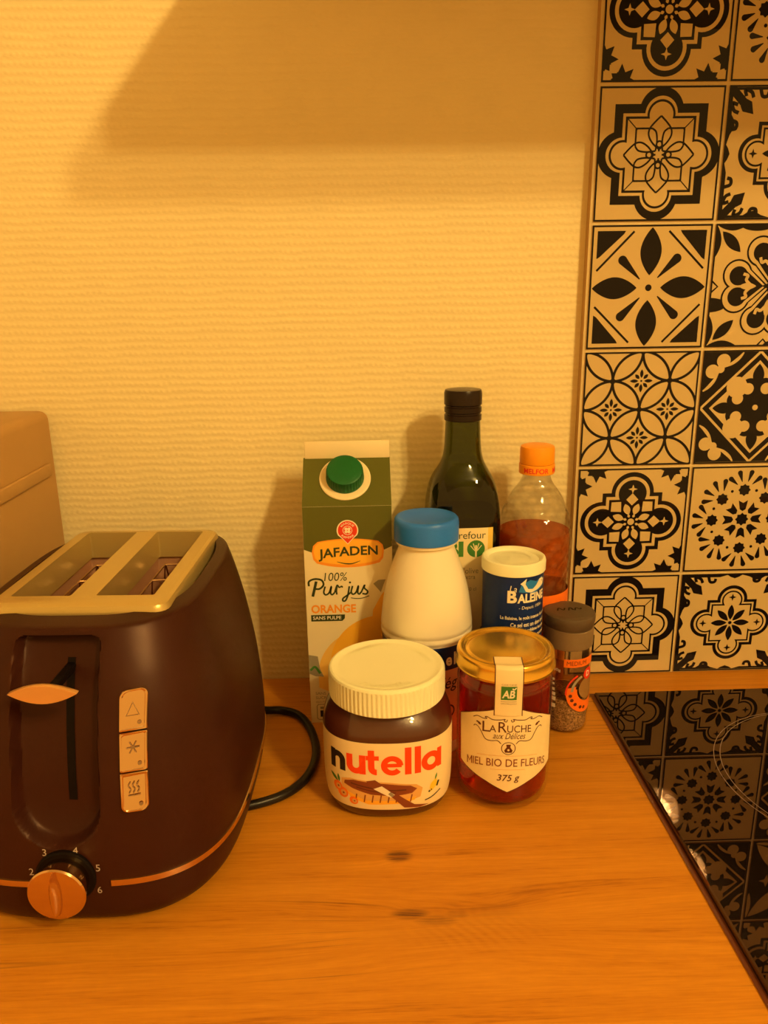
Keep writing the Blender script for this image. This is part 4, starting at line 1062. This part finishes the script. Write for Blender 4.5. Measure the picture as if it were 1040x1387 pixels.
# ================================================================== PEPPER JAR
PJ = thing('pepper_jar', 'small ground pepper jar with a dark grey cap beside the hob', 'jar', (-2.35, -8.15, 0))
lathe('glass', smooth_prof([(1.4, 0.02), (1.72, .06), (1.86, .3), (1.90, 1.0), (1.92, 3), (1.92, 6.2), (1.86, 7.1), (1.70, 7.6), (1.64, 7.8)], 5), MT['clear_jar'], PJ, n=72, close=(True, False))
lathe('ground_pepper', [(1.3, .16), (1.66, .2), (1.78, .5), (1.80, 1.2), (1.82, 3.0), (1.4, 3.15), (.6, 3.2)], MT['pepper'], PJ, n=64)
lathe('inner_film', [(1.80, 3.05), (1.82, 6.6)], MT['spice_see'], PJ, n=64, close=(False, False))
def wavy(r, z, a, j): return r
NP = 72
zr0, zr1 = [], []
rings = []
for r, z0 in ((1.92, 7.45), (1.98, 7.5), (2.0, 7.8), (2.0, 9.05)):
    rings.append([(r * math.cos(2 * PI * j / NP), r * math.sin(2 * PI * j / NP), z0 + (.10 * math.sin(2 * 2 * PI * j / NP + .6) if z0 > 9 else 0)) for j in range(NP)])
rings.append([(1.9 * math.cos(2 * PI * j / NP), 1.9 * math.sin(2 * PI * j / NP), 9.05) for j in range(NP)])
v, f = ring_loft(rings); mesh('cap_base', v, f, MT['pepper_cap_lt'], PJ, angle=40)
rings = []
for r, z0, wv in ((1.93, 9.0, 0), (1.97, 9.16, 1), (2.06, 9.55, 0), (2.08, 9.95, 0), (2.02, 10.12, 0), (1.85, 10.2, 0), (1.5, 10.22, 0), (.1, 10.24, 0)):
    rings.append([(r * math.cos(2 * PI * j / NP), r * math.sin(2 * PI * j / NP), z0 + wv * .10 * math.sin(2 * 2 * PI * j / NP + .6)) for j in range(NP)])
v, f = ring_loft(rings); mesh('flip_lid', v, f, MT['pepper_cap'], PJ, angle=40)
P = Print()
for q in ([(-1.0, -.2), (-.8, .3), (-.5, -.1), (-.3, .3)], [(-.1, -.2), (.1, .35), (.3, -.1), (.2, .3)], [(.4, -.2), (.6, .3), (.9, 0), (1.0, .3)]): P.stroke(MT['dark'], q, .12)
P.build('lid_emboss', on_plane((0, 0, 10.23), (1, 0, 0), (0, 1, 0)), PJ, h0=.012)
P = Print(); o_ = MT['orange_rd']
P.rect(o_, -.72, 6.05, 3.0, 6.75); P.text(MT['dk_brown_ink'], 'MEDIUM', .35, 6.22, h=.36, w=1.7, lv=2)
P.circle(MT['red'], 1.55, 5.3, .55, .52, lv=2); P.text(wi, 'D', 1.5, 5.05, h=.5, w=.4, lv=3, bold=.03)
ring_o = arc(1.35, 3.75, 1.75, 120, 330, 36); ring_i = arc(1.55, 3.95, 1.15, 330, 120, 36)
P.poly(o_, arc(1.35, 3.75, 1.80, 165, 330, 36) + arc(1.55, 4.05, 1.22, 330, 165, 30), lv=1)
P.stroke(MT['red'], arc(1.35, 3.75, 1.80, 120, 185, 16), .14, lv=2, smooth=False); P.stroke(MT['grey_ink'], arc(1.45, 3.9, 1.42, 115, 180, 16), .22, lv=2, smooth=False); P.stroke(o_, arc(1.55, 4.0, 1.16, 175, 320, 24), .12, lv=2, smooth=False)
P.circle(MT['spice_ink'], 1.6, 4.05, 1.0, lv=1)
for a in (192, 208, 226, 248, 262): P.circle(MT['dk_brown_ink'], 1.4 + 1.52 * math.cos(math.radians(a)), 3.85 + 1.5 * math.sin(math.radians(a)), .15, n=12, lv=3)
for dy, q in ((0, .34), (.62, .34), (1.05, .3), (1.5, .24), (2.0, .2), (2.4, .2)): P.rect(wi, -1.62, 2.35 + dy, -1.62 + q * 1.1, 2.35 + dy + q, lv=1)
P.text(wi, '30g', -1.25, 5.55, h=.32, w=.6, lv=1)
P.build('front_print', on_cyl(1.925), PJ, step=.2)

# ================================================================== SPREAD JAR
NJ = thing('spread_jar', 'hazelnut spread jar with a ribbed cream lid and picture label', 'jar', (-17.3, -16.35, 0), math.radians(-1.5))
NSEC = [(0, 3.7, 3.05, 2.5), (.10, 3.95, 3.3, 2.5), (.5, 4.2, 3.58, 2.5), (1.2, 4.42, 3.78, 2.5), (2.5, 4.53, 3.87, 2.5), (5.0, 4.55, 3.9, 2.5), (6.2, 4.54, 3.9, 2.5), (6.8, 4.47, 3.80, 2.4), (7.3, 4.30, 3.58, 2.25), (7.8, 4.02, 3.24, 2.1), (8.2, 3.72, 2.94, 2.0), (8.5, 3.62, 2.85, 2.0)]
zz = [q[0] for q in NSEC]
rings = []
for z in sorted(set([0, .04, .10, .2, .35] + list(np.linspace(.5, 8.5, 44)))):
    a, b, n = cr_interp(z, zz, [q[1] for q in NSEC]), cr_interp(z, zz, [q[2] for q in NSEC]), float(np.interp(z, zz, [q[3] for q in NSEC]))
    x, y, _ = sq_section(a, b, n, 112); rings.append([(p, q, z) for p, q in zip(x, y)])
v, f = ring_loft(rings); mesh('jar_body', v, f, MT['nutella'], NJ, angle=60)
lp = [(3.92, 8.12), (4.04, 8.16), (4.08, 8.3), (4.07, 9.7), (4.05, 9.9), (3.98, 10.04), (3.85, 10.1), (3.72, 10.08), (3.62, 10.02), (3.3, 9.98), (.1, 9.98)]
lathe('lid', lp, MT['cream'], NJ, n=320, mod=lambda r, z, a, j: r - (.075 if (j // 2) % 2 and 8.2 < z < 9.75 else 0), angle=30)
def emb(t, mid, r=3.0, w=2.6, h=.36):
    P.text(MT['cream'], t, 0, -h / 2, h=h, w=w, lv=1, warp=lambda a, b: ((r + (b if mid != 270 else -b)) * math.cos(math.radians(mid) - (a / r if mid != 270 else -a / r)), (r + (b if mid != 270 else -b)) * math.sin(math.radians(mid) - (a / r if mid != 270 else -a / r))))
for t_, a_, w_, h_ in (('nutella', 270, 3.4, .5), ('FERRERO', 120, 2.6, .36), ('FERRERO', 30, 2.6, .36)):
    P = Print(); emb(t_, a_, w=w_, h=h_); P.build('lid_emboss', on_plane((0, 0, 9.98), (1, 0, 0), (0, 1, 0)), NJ, h0=.08)
nx_, ny_, nL = sq_section(1, 3.6 / 4.55, 2.5, 4000); nx_, ny_, nL = nx_ * 4.55, ny_ * 4.55, nL * 4.55
def on_jar(s, t, h):
    i = int(round((s % nL) / nL * 4000)) % 4000; j, k = (i + 5) % 4000, (i - 5) % 4000
    tx, ty = nx_[j] - nx_[k], ny_[j] - ny_[k]; q = math.hypot(tx, ty)
    a = cr_interp(t, zz, [p[1] for p in NSEC]) / 4.55; b = cr_interp(t, zz, [p[2] for p in NSEC]) / 3.6
    return (nx_[i] * a + ty / q * h, ny_[i] * b - tx / q * h, t)
L_ = Print(); L_.rect(MT['paper'], -9.5, .98, 9.5, 6.2); nl = L_.build('label', on_jar, NJ, step=.3, stept=.4, h0=.012)
P = Print()
def jar_word(P):
    """the jar's rounded word in thick strokes: x positions along the arc, baseline 3.78, x-height 1.5"""
    b0, xh, sw = 3.80, 1.46, .44; r = MT['nut_red']; k = MT['black_ink']; h = sw / 2
    def bar(m, x, y0, y1, w=sw): P.rect(m, x - w / 2, y0, x + w / 2, y1, lv=2)
    bar(k, -3.98, b0, b0 + xh); bar(k, -3.16, b0, b0 + .80); P.stroke(k, arc(-3.57, b0 + .78, .41, 0, 165, 16), sw, lv=3, smooth=False)
    bar(r, -2.62, b0 + .64, b0 + xh); bar(r, -1.72, b0, b0 + xh); P.stroke(r, arc(-2.17, b0 + .67, .45, 180, 345, 16), sw, lv=3, smooth=False)
    bar(r, -1.12, b0 + .52, b0 + xh + .42); P.rect(r, -1.48, b0 + xh - .34, -.60, b0 + xh, lv=3); P.stroke(r, arc(-.78, b0 + .56, .34, 180, 275, 10), sw, lv=4, smooth=False)
    P.stroke(r, arc(.28, b0 + .72, .55, 0, 322, 30), .40, lv=2, smooth=False); P.rect(r, -.2, b0 + .60, .92, b0 + .88, lv=3)
    bar(r, 1.36, b0, b0 + 2.06); bar(r, 2.02, b0, b0 + 2.06)
    P.ring(r, 3.0, b0 + .72, .52, .42, lv=2, n=36); bar(r, 3.66, b0 + .06, b0 + xh + .06, .38)
jar_word(P)
ti, bi = MT['tan_ink'], MT['brown_ink']
PB = Print(); P_, P = P, PB
P.poly(ti, [(-2.9, 3.2), (-2.2, 3.38), (.5, 3.2), (2.3, 2.95), (2.75, 2.6), (2.6, 1.9), (1.5, 1.6), (-.8, 1.5), (-2.2, 1.9), (-2.9, 2.5)], lv=2)
P.poly(MT['orange_lt'], [(-2.5, 2.3), (-1.2, 1.75), (1.4, 1.75), (2.3, 2.0), (2.2, 1.72), (1.2, 1.5), (-1.0, 1.42), (-2.3, 1.85)], lv=3)
for xx in (-1.9, -1.3, -.75, -.2, .35, .9, 1.9): P.stroke(bi, [(xx, 1.6), (xx + .1, 2.2)], .26, lv=4, taper=True, smooth=False)
P.poly(bi, [(-2.65, 3.1), (-2.0, 3.28), (.2, 3.12), (1.9, 2.9), (2.35, 2.62), (2.0, 2.3), (.8, 2.15), (-.8, 2.25), (-2.1, 2.6), (-2.7, 2.85)], lv=4)
P.stroke(MT['dk_brown_ink'], [(-2.2, 3.0), (-1.0, 2.8), (.3, 2.6), (1.6, 2.6)], .10, lv=5); P.stroke(MT['dk_brown_ink'], [(-1.8, 2.75), (-.5, 2.5), (.9, 2.4)], .08, lv=5)
P.poly(bi, [(-1.1, 3.3), (-.5, 3.42), (.05, 3.0), (-.4, 2.6), (-.9, 2.9)], lv=6)
P.poly(MT['white_ink'], [(-.62, 2.72), (-.05, 2.95), (.82, 2.25), (.55, 2.02)], lv=7); P.stroke(MT['grey_ink'], [(.45, 2.4), (.85, 2.0)], .24, lv=8, smooth=False)
P.poly(MT['brown_ink'], [(.62, 2.08), (.95, 2.32), (2.2, 1.35), (3.3, 1.12), (2.6, 1.02), (1.5, 1.15)], lv=9)
for x, y, r in ((-3.25, 2.45, .38), (-2.85, 2.05, .42), (-2.05, 1.6, .32)): P.circle(MT['orange_rd'], x, y, r, lv=5); P.circle(MT['tan_ink'], x + .06, y - .02, r * .55, lv=6); P.circle(MT['brown_ink'], x + .06, y - .02, r * .2, n=10, lv=7)
P.poly(MT['green_ink'], lens((-3.2, 2.8), (-3.9, 3.3), .13), lv=3); P.poly(MT['green_ink'], lens((-3.1, 2.8), (-3.2, 3.4), .10), lv=3)
P.poly(MT['yellow'], lens((3.35, 2.1), (3.8, 3.0), .26), lv=3); P.stroke(MT['dark_green_ink'], [(3.2, 2.1), (3.45, 2.25)], .14, lv=3, smooth=False); P.stroke(MT['dark_green_ink'], [(3.85, 2.35), (4.0, 2.75)], .16, lv=4, smooth=False); P.poly(MT['green_ink'], lens((3.7, 2.9), (3.85, 3.4), .07), lv=3)
P.stroke(MT['black_ink'], [(2.95, 1.5), (3.5, 1.62), (4.2, 1.95)], .10, lv=3)
PB.move(-.38, .0); P = P_; P.items += PB.items
P.build('label_print', on_jar, nl, step=.3, stept=.4, h0=.018, dh=.003)

# ================================================================== HONEY JAR
HJ = thing('honey_jar', 'glass jar of dark amber honey with a gold lid and shield label', 'jar', (-9.0, -16.35, 0))
hp = [(2.3, .02), (2.75, .05), (3.1, .3), (3.28, .9), (3.32, 2), (3.32, 8.4), (3.26, 9.1), (3.12, 9.6), (3.08, 10.0)]
lathe('glass', smooth_prof(hp, 5), MT['clear'], HJ, n=96, close=(True, False), angle=60)
lathe('honey', smooth_prof([(2.1, .35), (2.6, .4), (2.95, .7), (3.1, 1.2), (3.16, 2), (3.16, 8.4), (3.08, 9.1), (2.95, 9.55)], 4), MT['honey'], HJ, n=72, angle=60)
lathe('lid', [(3.30, 9.95), (3.42, 9.98), (3.46, 10.1), (3.46, 10.22), (3.38, 10.3), (3.38, 10.85), (3.34, 11.08), (3.22, 11.2), (3.05, 11.2), (2.92, 11.12), (2.82, 10.98), (2.70, 10.98), (2.62, 11.06), (2.5, 11.08), (.1, 11.1)], MT['gold'], HJ, n=96, angle=60)
A0 = math.radians(-5.5)
def on_path(path):
    q = [np.array(p, float) for p in path]; L = np.concatenate([[0], np.cumsum([np.linalg.norm(q[i + 1] - q[i]) for i in range(len(q) - 1)])])
    rho = [p[0] for p in q]; zed = [p[1] for p in q]
    def fn(s, t, h):
        r = float(np.interp(t, L, rho)); z = float(np.interp(t, L, zed)); r2 = float(np.interp(t + .05, L, rho)); z2 = float(np.interp(t + .05, L, zed))
        d = np.array([r2 - r, z2 - z]); d = d / (np.linalg.norm(d) + 1e-9); nr, nz = -d[1], d[0]
        R_ = r + nr * h; a = A0 + s / max(r, 2.9) if r > 2.9 else A0 + s / 2.9
        if r < 2.9:
            return (R_ * math.sin(A0) + s * math.cos(A0), -R_ * math.cos(A0) + s * math.sin(A0), z + nz * h)
        return (R_ * math.sin(a), -R_ * math.cos(a), z + nz * h)
    return fn, L[-1]
path = [(1.55, 11.10), (2.5, 11.10), (2.72, 11.12), (3.0, 11.22), (3.22, 11.24), (3.38, 11.1), (3.44, 10.7), (3.48, 10.2), (3.46, 9.9), (3.36, 9.0), (3.335, 8.2), (3.335, 7.6)]
fnp, Lp = on_path(path)
L_ = Print(); L_.rect(MT['dk_brown_ink'], -.97, -.06, .97, Lp, lv=1); L_.rect(MT['paper'], -.90, 0.02, .90, Lp, lv=2)
seal = L_.build('seal_strip', fnp, HJ, step=.25, stept=.12)
# the label, whose shoulders rise towards the strip
s0 = math.radians(-4) * 3.32
shield = [(-3.95, 6.72), (-2.5, 7.45), (-.93, 8.05), (.93, 8.02), (2.6, 7.3), (3.85, 6.62), (3.86, 3.14), (2.55, 2.80), (1.45, 2.46), (0, 1.80), (-1.45, 2.46), (-2.55, 2.80), (-3.86, 3.14)]
L_ = Print(); L_.poly(MT['dk_brown_ink'], [(x * 1.02, 5 + (y - 5) * 1.02) for x, y in shield], lv=0); L_.poly(MT['paper'], shield, lv=1)
fnl = on_cyl(3.325, math.radians(-4))
hl = L_.build('label', fnl, HJ, step=.25, h0=.012)
P = Print(); bk = MT['dk_brown_ink']
bend = lambda a, b: (a, b - .055 * a * a)
P.text(bk, 'L', -1.55, 6.42, h=.78, w=.52, lv=2, warp=bend); P.text(bk, 'A', -1.08, 6.42, h=.52, w=.46, lv=2, warp=bend); P.text(bk, 'R', -.42, 6.42, h=.78, w=.56, lv=2, warp=bend); P.text(bk, 'UCHE', .72, 6.42, h=.54, w=1.68, lv=2, warp=bend)
P.text(bk, 'aux Délices', .05, 5.92, h=.46, w=2.2, shear=.35, lv=2, warp=bend)
def flor(pts, w=.055):
    for sx in (1, -1): P.stroke(bk, [bend(sx * a, b) for a, b in pts], w, lv=2)
flor([(.12, 7.38), (.2, 7.22), (.34, 7.3), (.28, 7.42), (.6, 7.36), (1.1, 7.36), (1.5, 7.55), (1.62, 7.5), (1.5, 7.42), (1.75, 7.4), (2.2, 7.55), (2.55, 7.45)])
flor([(.5, 5.55), (.75, 5.78), (1.2, 5.75), (1.6, 5.88), (1.9, 6.4), (2.15, 6.75), (2.4, 6.85), (2.5, 6.75)])
for sx in (1, -1):
    c_ = bend(sx * 2.05, 7.0); P.circle(bk, *c_, .15, .09, n=12, lv=2, rot=.6 * sx); P.circle(bk, c_[0] + .16 * sx, c_[1] + .08, .09, .06, n=10, lv=2)
P.ring(bk, 0, 5.2, .46, .05, lv=2); P.poly(bk, [(-.22, 4.88), (.22, 4.88), (.28, 5.05), (.12, 5.3), (.16, 5.5), (-.16, 5.5), (-.12, 5.3), (-.28, 5.05)], lv=2); P.circle(MT['paper'], 0, 5.08, .08, n=10, lv=3)
P.text(bi, 'IEL BIO DE FLEURS', .27, 3.78, h=.60, w=5.56, bold=.004, lv=2, warp=bend)
P.stroke(bi, [bend(a, b) for a, b in ((-3.03, 3.78), (-3.03, 4.38))], .085, lv=2, smooth=False); P.stroke(bi, [bend(a, b) for a, b in ((-2.63, 3.78), (-2.63, 4.38))], .085, lv=2, smooth=False); P.stroke(bi, [bend(a, b) for a, b in ((-3.03, 4.36), (-2.83, 3.98), (-2.63, 4.36))], .075, lv=3, smooth=False)
P.stroke(MT['tan_ink'], [bend(a, 4.62) for a in np.linspace(-2.2, 2.2, 9)], .03, lv=2); P.stroke(MT['tan_ink'], [bend(a, 3.55) for a in np.linspace(-1.2, 1.2, 9)], .03, lv=2)
P.text(bk, '375 g', .05, 2.5, h=.66, w=1.55, shear=.2, lv=2, bold=.01)
P.build('label_print', fnl, hl, step=.2, h0=.02)
P = Print(); tB = 3.22
# t runs down the strip, so the print is drawn with its head towards the lid
fns = lambda s, t, h: fnp(s, Lp - t, h)
c = Lp - 3.6
P.rect(MT['green_ink'], -.52, c - .55, .52, c + .50, lv=4)
P.text(wi, 'AB', -.03, c - .42, h=.62, w=.86, shear=.15, lv=5, bold=.03); P.stroke(wi, [(.22, c + .36), (.32, c + .26), (.48, c + .40)], .09, lv=5)
P.text(MT['grey_ink'], 'CERTIFIÉ', 0, c + .58, h=.12, w=1.0, lv=4); P.rect(MT['grey_ink'], -.52, c - .70, .52, c - .66, lv=4); P.text(MT['grey_ink'], 'AGRICULTURE BIOLOGIQUE', 0, c - .90, h=.12, w=1.06, lv=4)
P.build('seal_print', fns, seal, step=.25, stept=.12)
